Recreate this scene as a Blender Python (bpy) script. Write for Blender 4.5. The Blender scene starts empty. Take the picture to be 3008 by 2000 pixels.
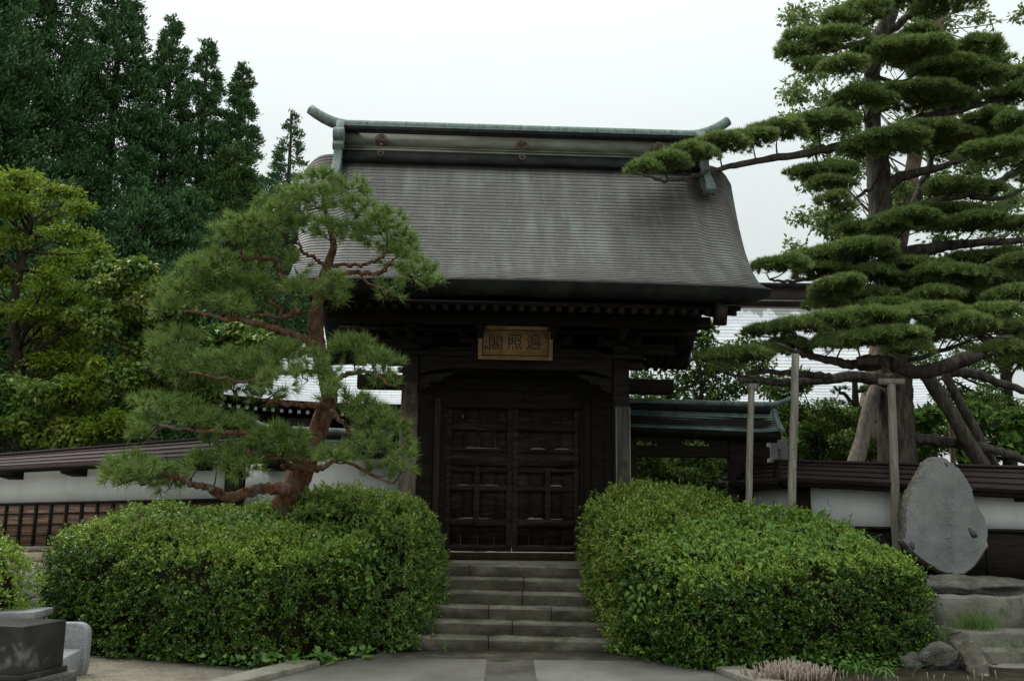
import bpy, bmesh, math, random
import numpy as np
from mathutils import Vector, Matrix

SC = bpy.context.scene
COL = SC.collection
R = math.radians
random.seed(7)
rng = np.random.default_rng(11)

# ------------------------------------------------------------------ camera
FPX, PITCH, ROLL, EYE = 2806.0, R(9.83), R(0.65), 2.0        # focal length in photo pixels
FW = np.array([0, math.cos(PITCH), math.sin(PITCH)])
_u0 = np.array([0, -math.sin(PITCH), math.cos(PITCH)])
_r0 = np.array([1.0, 0, 0])
RT = math.cos(ROLL) * _r0 + math.sin(ROLL) * _u0
UP = math.cos(ROLL) * _u0 - math.sin(ROLL) * _r0
CAM = np.array([0, 0, EYE])
cd = bpy.data.cameras.new('camera')
cam = bpy.data.objects.new('camera', cd)
COL.objects.link(cam)
cam.matrix_world = Matrix(((RT[0], UP[0], -FW[0], 0), (RT[1], UP[1], -FW[1], 0), (RT[2], UP[2], -FW[2], EYE), (0, 0, 0, 1)))
cd.sensor_fit = 'HORIZONTAL'
cd.sensor_width = 36
cd.lens = 36 * FPX / 3008
cd.clip_start, cd.clip_end = 0.1, 3000
SC.camera = cam

# ------------------------------------------------------------------ world, sun, exposure
SUN_TO = Vector((-0.48, 0.36, 0.80)).normalized()
W = bpy.data.worlds.new('World')
SC.world = W
W.use_nodes = True
nt = W.node_tree
nt.nodes.clear()
sky = nt.nodes.new('ShaderNodeTexSky')
sky.sky_type = 'NISHITA'
sky.sun_disc = False
sky.sun_elevation = math.asin(SUN_TO.z)
sky.sun_rotation = math.atan2(SUN_TO.x, SUN_TO.y)
sky.air_density, sky.dust_density, sky.ozone_density = 1.0, 4.0, 1.0
hs = nt.nodes.new('ShaderNodeHueSaturation')
hs.inputs['Saturation'].default_value = 0.10
tc = nt.nodes.new('ShaderNodeTexCoord')
cl = nt.nodes.new('ShaderNodeTexNoise')
cl.inputs['Scale'].default_value = 1.6
cl.inputs['Detail'].default_value = 4
cr = nt.nodes.new('ShaderNodeValToRGB')
cr.color_ramp.elements[0].position, cr.color_ramp.elements[1].position = 0.3, 0.7
cr.color_ramp.elements[0].color = (8.9, 9.85, 9.8, 1)
cr.color_ramp.elements[1].color = (9.5, 10.35, 10.3, 1)
mx = nt.nodes.new('ShaderNodeMix')
mx.data_type = 'RGBA'
mx.inputs['Factor'].default_value = 0.85
bg = nt.nodes.new('ShaderNodeBackground')
bg.inputs['Strength'].default_value = 0.088
wo = nt.nodes.new('ShaderNodeOutputWorld')
nt.links.new(sky.outputs['Color'], hs.inputs['Color'])
nt.links.new(tc.outputs['Generated'], cl.inputs['Vector'])
nt.links.new(cl.outputs['Fac'], cr.inputs['Fac'])
nt.links.new(hs.outputs['Color'], mx.inputs[6])
nt.links.new(cr.outputs['Color'], mx.inputs[7])
# an overcast sky is brighter overhead than at the horizon
sxyz = nt.nodes.new('ShaderNodeSeparateXYZ'); nt.links.new(tc.outputs['Generated'], sxyz.inputs[0])
sq = nt.nodes.new('ShaderNodeMath'); sq.operation = 'MULTIPLY'
nt.links.new(sxyz.outputs[2], sq.inputs[0]); nt.links.new(sxyz.outputs[2], sq.inputs[1])
ov = nt.nodes.new('ShaderNodeMath'); ov.operation = 'MULTIPLY_ADD'; ov.inputs[1].default_value = 1.55; ov.inputs[2].default_value = 0.66
nt.links.new(sq.outputs[0], ov.inputs[0])
vm = nt.nodes.new('ShaderNodeVectorMath'); vm.operation = 'SCALE'
nt.links.new(mx.outputs[2], vm.inputs[0]); nt.links.new(ov.outputs[0], vm.inputs['Scale'])
nt.links.new(vm.outputs[0], bg.inputs['Color'])
nt.links.new(bg.outputs['Background'], wo.inputs['Surface'])
sl = bpy.data.lights.new('sun', 'SUN')
sl.energy, sl.angle, sl.color = 1.5, R(20), (1.0, 0.96, 0.9)
so = bpy.data.objects.new('sun', sl)
COL.objects.link(so)
so.rotation_euler = (-SUN_TO).to_track_quat('-Z', 'Y').to_euler()
so.location = (0, 0, 40)
SC.view_settings.view_transform = 'Standard'
SC.view_settings.look = 'None'
SC.view_settings.exposure = 0.36
SC.view_settings.gamma = 1.0
try:
    SC.cycles.use_denoising = True
    SC.cycles.max_bounces = 6
    SC.cycles.transparent_max_bounces = 4
except Exception:
    pass

# ------------------------------------------------------------------ helpers: picture measure -> world
def ray(px, py):
    d = FW + (px - 1504) / FPX * RT + (1000 - py) / FPX * UP
    return d
def P(px, py, Y):
    d = ray(px, py)
    return CAM + d * (Y / d[1])
def G(px, py, z=0.0):
    d = ray(px, py)
    return CAM + d * ((z - EYE) / d[2])
def mpp(Y):
    return Y / FPX / 0.99

# ------------------------------------------------------------------ helpers: objects
def tag(o, label=None, cat=None, group=None, kind=None):
    if label: o['label'] = label
    if cat: o['category'] = cat
    if group: o['group'] = group
    if kind: o['kind'] = kind
    return o
def empty(name, loc, label=None, cat=None, group=None, rz=0.0, parent=None):
    o = bpy.data.objects.new(name, None)
    COL.objects.link(o)
    o.location = loc
    o.rotation_euler = (0, 0, rz)
    o.empty_display_size = 0.2
    if parent: o.parent = parent
    return tag(o, label, cat, group)
def raw_mesh(name, V, faces, mat=None, smooth=False, uv=None, mats=None, mi=None):
    """faces: list of (n,k) int arrays (k constant in each) or a list of index lists"""
    V = np.asarray(V, dtype=np.float32).reshape(-1, 3)
    me = bpy.data.meshes.new(name)
    if faces and not isinstance(faces[0], np.ndarray):
        by = {}
        for f in faces: by.setdefault(len(f), []).append(f)
        faces = [np.array(v, dtype=np.int32) for v in by.values()]
    loops = np.concatenate([f.reshape(-1) for f in faces]).astype(np.int32)
    tot = np.concatenate([np.full(len(f), f.shape[1], dtype=np.int32) for f in faces])
    start = np.zeros(len(tot), dtype=np.int32)
    start[1:] = np.cumsum(tot)[:-1]
    me.vertices.add(len(V)); me.vertices.foreach_set('co', V.reshape(-1))
    me.loops.add(len(loops)); me.loops.foreach_set('vertex_index', loops)
    me.polygons.add(len(tot))
    me.polygons.foreach_set('loop_start', start)
    me.polygons.foreach_set('loop_total', tot)
    if smooth: me.polygons.foreach_set('use_smooth', np.ones(len(tot), dtype=bool))
    if uv is not None:
        l = me.uv_layers.new(name='UVMap')
        l.data.foreach_set('uv', np.asarray(uv, dtype=np.float32)[loops].reshape(-1))
    for m in (mats or ([mat] if mat else [])): me.materials.append(m)
    if mi is not None: me.polygons.foreach_set('material_index', np.asarray(mi, dtype=np.int32))
    me.update(calc_edges=True)
    return me
def add(name, V, faces, mat, parent=None, local=False, smooth=False, uv=None, bevel=0, **kw):
    """V in world metres (or in the parent's frame when local); a top-level mesh gets its origin at its base"""
    V = np.asarray(V, dtype=np.float64).reshape(-1, 3)
    loc = np.zeros(3)
    if parent is not None and not local:
        p, off = parent, np.zeros(3)
        while p is not None:
            off += np.array(p.location); p = p.parent
        V = V - off
    elif parent is None:
        lo, hi = V.min(0), V.max(0)
        loc = np.array([(lo[0] + hi[0]) / 2, (lo[1] + hi[1]) / 2, lo[2]])
        V = V - loc
    o = bpy.data.objects.new(name, raw_mesh(name, V, faces, mat, smooth, uv, **kw))
    COL.objects.link(o)
    o.location = loc
    if parent is not None: o.parent = parent
    if bevel:
        b = o.modifiers.new('bevel', 'BEVEL')
        b.width, b.segments, b.limit_method = bevel, 2, 'ANGLE'
    return o

class MB:
    def __init__(s): s.v, s.f = [], []
    def quad_grid(s, pts, nu, nv, close_u=False):
        b = len(s.v); s.v += [tuple(p) for p in pts]
        for j in range(nv - 1):
            for i in range(nu - (0 if close_u else 1)):
                i2 = (i + 1) % nu
                s.f.append([b + j * nu + i, b + j * nu + i2, b + (j + 1) * nu + i2, b + (j + 1) * nu + i])
        return b
    def hexa(s, c):
        b = len(s.v); s.v += [tuple(p) for p in c]
        for q in ((0, 3, 2, 1), (4, 5, 6, 7), (0, 1, 5, 4), (1, 2, 6, 5), (2, 3, 7, 6), (3, 0, 4, 7)):
            s.f.append([b + k for k in q])
    def box(s, x0, x1, y0, y1, z0, z1):
        s.hexa([(x0, y0, z0), (x1, y0, z0), (x1, y1, z0), (x0, y1, z0), (x0, y0, z1), (x1, y0, z1), (x1, y1, z1), (x0, y1, z1)])
    def beam(s, a, b, w, h, up=(0, 0, 1)):
        a, b, up = Vector(a), Vector(b), Vector(up)
        d = (b - a).normalized(); sd = d.cross(up).normalized(); u = sd.cross(d)
        s.hexa([a - sd * w / 2 - u * h / 2, b - sd * w / 2 - u * h / 2, b + sd * w / 2 - u * h / 2, a + sd * w / 2 - u * h / 2,
                a - sd * w / 2 + u * h / 2, b - sd * w / 2 + u * h / 2, b + sd * w / 2 + u * h / 2, a + sd * w / 2 + u * h / 2])
    def prism(s, poly, axis, t0, t1):
        """poly: list of 2-D points, extruded along axis ('x': poly is (y,z); 'y': (x,z); 'z': (x,y))"""
        def mk(p, t): return {'x': (t, p[0], p[1]), 'y': (p[0], t, p[1]), 'z': (p[0], p[1], t)}[axis]
        n, b = len(poly), len(s.v)
        s.v += [mk(p, t0) for p in poly] + [mk(p, t1) for p in poly]
        s.f.append([b + i for i in range(n)][::-1]); s.f.append([b + n + i for i in range(n)])
        for i in range(n):
            j = (i + 1) % n
            s.f.append([b + i, b + j, b + n + j, b + n + i])
    def tube(s, pts, rad, n=8, caps=True, jit=0.0, seed=0):
        rr = np.random.default_rng(seed)
        pts = [Vector(p) for p in pts]; k = len(pts); ring = []
        ref = Vector((0.13, 0.97, 0.21)).normalized()
        for i, p in enumerate(pts):
            d = (pts[min(i + 1, k - 1)] - pts[max(i - 1, 0)]).normalized()
            a = d.cross(ref)
            if a.length < 1e-3: a = d.cross(Vector((1, 0, 0)))
            a.normalize(); c = a.cross(d)
            for q in range(n):
                t = 2 * math.pi * q / n
                r = rad[i] * (1 + jit * (rr.random() - .5))
                ring.append(p + (a * math.cos(t) + c * math.sin(t)) * r)
        b = s.quad_grid(ring, n, k, True)
        if caps:
            s.f.append([b + q for q in range(n)][::-1]); s.f.append([b + (k - 1) * n + q for q in range(n)])
    def lathe(s, prof, c, n=16, ax='z'):
        pts = []
        for r, z in prof:
            for q in range(n):
                t = 2 * math.pi * q / n
                x, y = r * math.cos(t), r * math.sin(t)
                pts.append({'z': (c[0] + x, c[1] + y, c[2] + z), 'y': (c[0] + x, c[1] + z, c[2] + y)}[ax])
        b = s.quad_grid(pts, n, len(prof), True)
        s.f.append([b + q for q in range(n)][::-1]); s.f.append([b + (len(prof) - 1) * n + q for q in range(n)])
    def build(s, name, mat, parent=None, **kw):
        return add(name, s.v, s.f, mat, parent, **kw)

def smooth_line(pts, sub=5):
    """Catmull-Rom through rows of numbers"""
    A = np.asarray(pts, dtype=float)
    if len(A) < 3:
        return np.array([A[0] + (A[-1] - A[0]) * t for t in np.linspace(0, 1, sub + 1)])
    E = np.vstack([2 * A[0] - A[1], A, 2 * A[-1] - A[-2]]); out = []
    for i in range(1, len(E) - 2):
        p0, p1, p2, p3 = E[i - 1], E[i], E[i + 1], E[i + 2]
        for k in range(sub):
            t = k / sub
            out.append(0.5 * (2 * p1 + (p2 - p0) * t + (2 * p0 - 5 * p1 + 4 * p2 - p3) * t * t + (3 * p1 - p0 - 3 * p2 + p3) * t ** 3))
    out.append(A[-1])
    return np.array(out)

def unit(a):
    return a / np.maximum(np.linalg.norm(a, axis=-1, keepdims=True), 1e-9)

def leaf_arrays(pos, d, n, L, Wd, kind='dia', fold=0.18):
    """one little blade per row: returns verts and faces of all of them"""
    N = len(pos); d = unit(d); s = unit(np.cross(d, n)); n = np.cross(s, d)
    L = np.broadcast_to(L, (N,))[:, None]; Wd = np.broadcast_to(Wd, (N,))[:, None]
    if kind == 'tri':
        V = np.stack([pos - s * Wd / 2, pos + s * Wd / 2, pos + d * L], 1)
        F = np.arange(N * 3).reshape(N, 3)
    elif kind == 'dia':
        V = np.stack([pos, pos + d * L * .5 + s * Wd / 2 + n * Wd * fold, pos + d * L, pos + d * L * .5 - s * Wd / 2 + n * Wd * fold], 1)
        F = np.arange(N * 4).reshape(N, 4)
    elif kind == 'oval':
        V = np.stack([pos, pos + d * L * .3 + s * Wd * .45 + n * Wd * fold, pos + d * L * .7 + s * Wd * .42 + n * Wd * fold, pos + d * L - n * L * .08,
                      pos + d * L * .7 - s * Wd * .42 + n * Wd * fold, pos + d * L * .3 - s * Wd * .45 + n * Wd * fold], 1)
        F = np.arange(N * 6).reshape(N, 6)
    else:   # heart
        V = np.stack([pos, pos - d * L * .12 + s * Wd * .3, pos + d * L * .25 + s * Wd * .5 + n * Wd * fold, pos + d * L - n * L * .15,
                      pos + d * L * .25 - s * Wd * .5 + n * Wd * fold, pos - d * L * .12 - s * Wd * .3], 1)
        b = np.arange(N)[:, None] * 6
        F = np.concatenate([b + np.array([[0, 1, 2, 3]]), b + np.array([[0, 3, 4, 5]])], 0)
    return V.reshape(-1, 3), F
def rnd_dir(N):
    return unit(rng.normal(size=(N, 3)))

# ------------------------------------------------------------------ helpers: materials
def _nodes(name):
    m = bpy.data.materials.new(name); m.use_nodes = True
    t = m.node_tree; t.nodes.clear()
    out = t.nodes.new('ShaderNodeOutputMaterial')
    b = t.nodes.new('ShaderNodeBsdfPrincipled')
    t.links.new(b.outputs[0], out.inputs['Surface'])
    return m, t, b, out
def _ramp(t, cols, pos=None):
    r = t.nodes.new('ShaderNodeValToRGB')
    e = r.color_ramp.elements
    n = len(cols)
    while len(e) < n: e.new(0.5)
    for i, c in enumerate(cols):
        e[i].position = pos[i] if pos else 0.3 + 0.4 * i / max(n - 1, 1)
        e[i].color = (*c, 1)
    return r
def _mix(t, blend='MIX', fac=0.5):
    m = t.nodes.new('ShaderNodeMix'); m.data_type = 'RGBA'; m.blend_type = blend
    m.inputs['Factor'].default_value = fac
    return m
def surf(name, cols, scale=(4, 4, 4), rough=0.75, bump=0.3, detail=6, metal=0.0, fine=None, spec=0.3, coord='Object', dist=0.01, pos=None, blotch=None):
    """mottled surface: a stretched noise through a ramp, an optional second finer speckle, blotches, a bump"""
    m, t, b, out = _nodes(name)
    c = t.nodes.new('ShaderNodeTexCoord'); mp = t.nodes.new('ShaderNodeMapping')
    mp.inputs['Scale'].default_value = scale
    t.links.new(c.outputs[coord], mp.inputs['Vector'])
    n = t.nodes.new('ShaderNodeTexNoise'); n.inputs['Scale'].default_value = 1.0
    n.inputs['Detail'].default_value = detail; n.inputs['Roughness'].default_value = 0.62
    t.links.new(mp.outputs[0], n.inputs['Vector'])
    r = _ramp(t, cols, pos)
    t.links.new(n.outputs['Fac'], r.inputs['Fac'])
    col = r.outputs['Color']; h = n.outputs['Fac']
    if fine:
        n2 = t.nodes.new('ShaderNodeTexNoise'); n2.inputs['Scale'].default_value = fine[0]; n2.inputs['Detail'].default_value = 3
        t.links.new(c.outputs[coord], n2.inputs['Vector'])
        r2 = _ramp(t, [(fine[1],) * 3, (1, 1, 1)], [0.35, 0.62])
        t.links.new(n2.outputs['Fac'], r2.inputs['Fac'])
        x = _mix(t, 'MULTIPLY', 1.0)
        t.links.new(col, x.inputs[6]); t.links.new(r2.outputs['Color'], x.inputs[7])
        col = x.outputs[2]; h = n2.outputs['Fac']
    if blotch:
        n3 = t.nodes.new('ShaderNodeTexNoise'); n3.inputs['Scale'].default_value = blotch[0]; n3.inputs['Detail'].default_value = 5
        t.links.new(c.outputs[coord], n3.inputs['Vector'])
        r3 = _ramp(t, [(0, 0, 0), (1, 1, 1)], [blotch[2], blotch[2] + .12])
        t.links.new(n3.outputs['Fac'], r3.inputs['Fac'])
        x = _mix(t, 'MIX', 1.0); t.links.new(r3.outputs['Color'], x.inputs['Factor'])
        t.links.new(col, x.inputs[6]); x.inputs[7].default_value = (*blotch[1], 1)
        col = x.outputs[2]
    t.links.new(col, b.inputs['Base Color'])
    b.inputs['Roughness'].default_value = rough
    b.inputs['Metallic'].default_value = metal
    b.inputs['Specular IOR Level'].default_value = spec
    if bump:
        bp = t.nodes.new('ShaderNodeBump'); bp.inputs['Strength'].default_value = bump; bp.inputs['Distance'].default_value = dist
        t.links.new(h, bp.inputs['Height']); t.links.new(bp.outputs[0], b.inputs['Normal'])
    return m
def leafy(name, cols, trans=0.25, rough=0.5, spec=0.3, patch=None, pscale=3.0, gain=(1.55, 1.62, 0.95)):
    """foliage: every leaf its own shade, larger patches lean towards another colour, light shines through a little"""
    m, t, b, out = _nodes(name)
    cols = [(c[0] * gain[0], c[1] * gain[1], c[2] * gain[2]) for c in cols]
    if patch: patch = (patch[0] * gain[0] * .85, patch[1] * gain[1] * .85, patch[2] * gain[2])
    g = t.nodes.new('ShaderNodeNewGeometry')
    r = _ramp(t, cols, [i / max(len(cols) - 1, 1) for i in range(len(cols))])
    t.links.new(g.outputs['Random Per Island'], r.inputs['Fac'])
    col = r.outputs['Color']
    if patch:
        c = t.nodes.new('ShaderNodeTexCoord'); n = t.nodes.new('ShaderNodeTexNoise')
        n.inputs['Scale'].default_value = pscale; n.inputs['Detail'].default_value = 3
        t.links.new(c.outputs['Object'], n.inputs['Vector'])
        rr = _ramp(t, [(0, 0, 0), (.8, .8, .8)], [.42, .66])
        t.links.new(n.outputs['Fac'], rr.inputs['Fac'])
        x = _mix(t); t.links.new(rr.outputs['Color'], x.inputs['Factor'])
        t.links.new(col, x.inputs[6])
        y = _mix(t, 'MULTIPLY', 1.0)
        r2 = _ramp(t, [(.6,) * 3, (1.25,) * 3], [0, 1]); t.links.new(g.outputs['Random Per Island'], r2.inputs['Fac'])
        y.inputs[6].default_value = (*patch, 1); t.links.new(r2.outputs['Color'], y.inputs[7])
        t.links.new(y.outputs[2], x.inputs[7]); col = x.outputs[2]
    t.links.new(col, b.inputs['Base Color'])
    b.inputs['Roughness'].default_value = rough
    b.inputs['Specular IOR Level'].default_value = spec
    tr = t.nodes.new('ShaderNodeBsdfTranslucent'); t.links.new(col, tr.inputs['Color'])
    ms = t.nodes.new('ShaderNodeMixShader'); ms.inputs[0].default_value = trans
    t.links.new(b.outputs[0], ms.inputs[1]); t.links.new(tr.outputs[0], ms.inputs[2]); t.links.new(ms.outputs[0], out.inputs['Surface'])
    return m
def sheet_roof(name, base, alt, patina, joint, sheet=0.55, rough=0.5, metal=0.0, drip=None, streak=0.6, spec=0.4):
    """sheet-metal courses: the UV holds metres along the roof and the course number"""
    m, t, b, out = _nodes(name)
    def N(k): return t.nodes.new(k)
    uv = N('ShaderNodeTexCoord'); sp = N('ShaderNodeSeparateXYZ'); t.links.new(uv.outputs['UV'], sp.inputs[0])
    def mth(op, a, bb=None):
        q = N('ShaderNodeMath'); q.operation = op
        for i, v in enumerate((a, bb)):
            if v is None: continue
            if isinstance(v, (int, float)): q.inputs[i].default_value = v
            else: t.links.new(v, q.inputs[i])
        return q.outputs[0]
    row = mth('FLOOR', sp.outputs[1])
    off = mth('MULTIPLY', row, 0.377)
    sx = mth('ADD', mth('DIVIDE', sp.outputs[0], sheet), off)
    cell = mth('FLOOR', sx)
    cb = N('ShaderNodeCombineXYZ'); t.links.new(cell, cb.inputs[0]); t.links.new(row, cb.inputs[1])
    wn = N('ShaderNodeTexWhiteNoise'); wn.noise_dimensions = '2D'; t.links.new(cb.outputs[0], wn.inputs['Vector'])
    r = _ramp(t, [base, alt], [0, 1]); t.links.new(wn.outputs['Value'], r.inputs['Fac'])
    # run-off streaks down the slope
    c2 = N('ShaderNodeCombineXYZ'); t.links.new(mth('MULTIPLY', sp.outputs[0], 4.0), c2.inputs[0]); t.links.new(mth('MULTIPLY', sp.outputs[1], 0.05), c2.inputs[1])
    n = N('ShaderNodeTexNoise'); n.inputs['Scale'].default_value = 1.0; n.inputs['Detail'].default_value = 5; t.links.new(c2.outputs[0], n.inputs['Vector'])
    rs = _ramp(t, [(0, 0, 0), (1, 1, 1)], [.44, .68]); t.links.new(n.outputs['Fac'], rs.inputs['Fac'])
    c3 = N('ShaderNodeCombineXYZ'); t.links.new(mth('MULTIPLY', sp.outputs[0], 0.5), c3.inputs[0]); t.links.new(mth('MULTIPLY', sp.outputs[1], 0.07), c3.inputs[1])
    n4 = N('ShaderNodeTexNoise'); n4.inputs['Scale'].default_value = 1.0; n4.inputs['Detail'].default_value = 4; t.links.new(c3.outputs[0], n4.inputs['Vector'])
    r4 = _ramp(t, [(.15, .15, .15), (1, 1, 1)], [.38, .66]); t.links.new(n4.outputs['Fac'], r4.inputs['Fac'])
    x = _mix(t); t.links.new(mth('MULTIPLY', mth('MULTIPLY', rs.outputs['Color'], r4.outputs['Color']), streak), x.inputs['Factor'])
    t.links.new(r.outputs['Color'], x.inputs[6]); x.inputs[7].default_value = (*patina, 1)
    col = x.outputs[2]
    fr = mth('FRACT', sx)
    edge = mth('LESS_THAN', fr, 0.035)
    x2 = _mix(t); t.links.new(mth('MULTIPLY', edge, 0.25), x2.inputs['Factor']); t.links.new(col, x2.inputs[6]); x2.inputs[7].default_value = (*joint, 1)
    col = x2.outputs[2]
    if drip:   # rusty run-off below the ridge: (colour, number of courses)
        c5 = N('ShaderNodeCombineXYZ'); t.links.new(mth('MULTIPLY', sp.outputs[0], 2.6), c5.inputs[0]); t.links.new(mth('MULTIPLY', sp.outputs[1], 0.1), c5.inputs[1])
        n5 = N('ShaderNodeTexNoise'); n5.inputs['Scale'].default_value = 1; n5.inputs['Detail'].default_value = 6; t.links.new(c5.outputs[0], n5.inputs['Vector'])
        lim = mth('MULTIPLY', mth('POWER', n5.outputs['Fac'], 2.0), drip[1] * 3.4)
        x3 = _mix(t); t.links.new(mth('MULTIPLY', mth('LESS_THAN', sp.outputs[1], lim), 0.85), x3.inputs['Factor'])
        t.links.new(col, x3.inputs[6]); x3.inputs[7].default_value = (*drip[0], 1); col = x3.outputs[2]
    t.links.new(col, b.inputs['Base Color'])
    t.links.new(mth('ADD', mth('MULTIPLY', wn.outputs['Value'], 0.12), rough), b.inputs['Roughness'])
    b.inputs['Metallic'].default_value = metal; b.inputs['Specular IOR Level'].default_value = spec
    bp = N('ShaderNodeBump'); bp.inputs['Strength'].default_value = 0.25; bp.inputs['Distance'].default_value = 0.01
    t.links.new(n.outputs['Fac'], bp.inputs['Height']); t.links.new(bp.outputs[0], b.inputs['Normal'])
    return m

M = {}
M['dark_wood'] = surf('dark_wood', [(.007, .0055, .0045), (.016, .012, .009), (.03, .022, .017)], (3, 3, 22), .8, .4, 6, spec=.15, coord='Object')
M['dark_wood_h'] = surf('dark_wood_across', [(.007, .0055, .0045), (.015, .012, .009), (.029, .023, .018)], (2, 3, 26), .8, .4, 6, spec=.15)
M['door_wood'] = surf('door_wood', [(.011, .008, .006), (.025, .018, .013), (.062, .046, .035)], (2.5, 6, 22), .8, .5, 7, spec=.15)
M['red_wood'] = surf('reddish_wood', [(.016, .009, .006), (.032, .017, .010), (.055, .03, .018)], (16, 16, 1.2), .75, .4, 6, spec=.2)
M['grey_wood'] = surf('weathered_grey_wood', [(.085, .07, .055), (.18, .155, .125), (.29, .26, .22)], (26, 26, 1.4), .85, .5, 7, spec=.15)
M['pole_wood'] = surf('peeled_pole_wood', [(.12, .105, .082), (.22, .2, .165), (.30, .28, .235)], (30, 30, 1.8), .85, .4, 6, spec=.15, blotch=(7, (.13, .11, .085), .60))
M['plaster'] = surf('white_plaster', [(.70, .70, .68), (.79, .79, .77), (.83, .83, .81)], (2.6, 2.6, .35), .9, .15, 8, spec=.2, fine=(70, .96), blotch=(.9, (.66, .65, .61), .60))
M['copper'] = sheet_roof('copper_sheets', (.070, .062, .058), (.104, .092, .083), (.205, .228, .19), (.2, .2, .18), rough=.38, metal=.38, spec=.5, streak=.62)
M['copper_dark'] = surf('dark_copper', [(.010, .011, .010), (.017, .018, .017), (.027, .028, .026)], (3, 3, 3), .8, .2, 4, spec=.05)
M['copper_lip_shade'] = surf('course_edge', [(.034, .031, .029), (.046, .042, .039), (.06, .054, .05)], (3, 3, 3), .7, 0, 3, spec=.1)  # shadow line under each course, put into the edge colour
M['core'] = surf('shaded_twig_core', [(.010, .011, .006), (.02, .02, .011), (.034, .031, .018)], (12, 12, 12), .95, 0, 3, spec=.0)  # deep shade between the leaves, put into the core's twig colour
M['patina'] = surf('green_patina', [(.07, .10, .088), (.13, .175, .155), (.20, .262, .232)], (9, 9, 2.5), .55, .2, 6, metal=.15, blotch=(5, (.13, .13, .105), .60))
M['patina_dull'] = surf('brown_green_copper', [(.06, .057, .044), (.098, .1, .074), (.14, .152, .115)], (1.5, 1.5, 5), .5, .15, 5, metal=.2)
M['moss_copper'] = sheet_roof('green_copper_sheets', (.035, .075, .066), (.055, .105, .092), (.17, .26, .235), (.03, .05, .05), rough=.30, metal=.3, sheet=.45, spec=.5)
M['rust'] = surf('rusty_copper', [(.06, .040, .028), (.11, .078, .055), (.155, .12, .09)], (14, 14, 14), .65, .3, 5)
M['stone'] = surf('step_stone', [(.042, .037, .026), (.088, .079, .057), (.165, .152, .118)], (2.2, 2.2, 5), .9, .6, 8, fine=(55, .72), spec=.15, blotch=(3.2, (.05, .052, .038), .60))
M['stone_top'] = surf('pale_step_top', [(.085, .08, .055), (.155, .144, .108), (.25, .235, .188)], (2.5, 2.5, 5), .9, .5, 8, fine=(55, .75), spec=.15, blotch=(2.4, (.085, .083, .06), .60))
M['stone_light'] = surf('pale_stone', [(.16, .145, .115), (.235, .215, .175), (.30, .28, .235)], (4, 4, 4), .9, .5, 8, fine=(60, .75), spec=.15)
M['granite'] = surf('grey_granite', [(.25, .25, .255), (.35, .35, .355), (.42, .42, .425)], (2, 2, 2), .8, .3, 3, fine=(110, .45), spec=.3)
M['stele'] = surf('stele_granite', [(.165, .165, .157), (.22, .22, .212), (.275, .275, .26)], (3, 3, 3), .85, .45, 8, fine=(45, .68), spec=.2)
M['stele_rim'] = surf('rough_stele_edge', [(.15, .135, .105), (.24, .22, .18), (.33, .31, .26)], (8, 8, 8), .95, .9, 8, fine=(30, .6), spec=.1, dist=.03)
M['rock'] = surf('rough_rock', [(.07, .066, .055), (.13, .125, .105), (.2, .19, .165)], (4, 4, 4), .95, .9, 8, fine=(40, .65), spec=.1, dist=.03)
M['lichen_rock'] = surf('lichen_stone', [(.04, .035, .027), (.085, .075, .058), (.14, .125, .1)], (5, 5, 5), .95, .9, 8, spec=.1, dist=.03, blotch=(8, (.33, .33, .29), .60))
M['black_stone'] = surf('weathered_black_stone', [(.018, .017, .016), (.035, .033, .031), (.055, .052, .048)], (2, 2, 3), .55, .15, 6, spec=.15, blotch=(3.0, (.20, .195, .19), .57))
M['concrete'] = surf('old_concrete', [(.11, .1, .082), (.19, .175, .145), (.26, .245, .205)], (1.5, 1.5, 3), .95, .5, 8, fine=(50, .75), spec=.1, blotch=(2.2, (.075, .075, .055), .58))
M['sand_stone'] = surf('sandy_coping', [(.30, .245, .17), (.42, .35, .25), (.50, .43, .32)], (5, 5, 5), .95, .5, 8, fine=(60, .8), spec=.1)
M['asphalt'] = surf('worn_asphalt', [(.19, .176, .152), (.265, .248, .218), (.34, .322, .288)], (1.2, 1.2, 1.2), .95, .5, 5, fine=(90, .5), spec=.15)
M['gravel'] = surf('sandy_gravel', [(.33, .285, .215), (.45, .395, .305), (.55, .49, .39)], (5, 5, 5), .95, .9, 8, fine=(75, .5), spec=.1, dist=.02)
M['soil'] = surf('dark_soil', [(.03, .025, .018), (.055, .045, .032), (.085, .07, .05)], (4, 4, 4), .95, .8, 8, fine=(40, .6), spec=.05, dist=.02)
M['maroon'] = surf('maroon_roof_metal', [(.115, .082, .086), (.15, .11, .114), (.185, .14, .142)], (.6, .6, 2), .5, .05, 4, metal=.0, spec=.3)
M['maroon_dark'] = surf('dark_maroon_metal', [(.016, .011, .010), (.028, .018, .016), (.045, .029, .025)], (1, 1, 3), .55, .1, 5, metal=.1, spec=.2)
M['hall_roof'] = sheet_roof('pale_metal_sheets', (.50, .50, .52), (.60, .60, .61), (.68, .68, .68), (.2, .19, .18), sheet=1.1, rough=.32, metal=.35, drip=((.25, .225, .2), 3.0), streak=.2)
M['batten_board'] = surf('brown_weathered_board', [(.06, .036, .024), (.17, .108, .075), (.33, .235, .17)], (1.6, 1.6, 28), .85, .5, 7, spec=.15)
M['beige'] = surf('beige_plaster', [(.28, .25, .19), (.34, .31, .24), (.38, .35, .28)], (2, 2, 2), .9, .1, 5)
M['white_paint'] = surf('white_rafter_paint', [(.6, .6, .58), (.72, .72, .7), (.78, .78, .76)], (4, 4, 4), .7, .1, 3)
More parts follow.
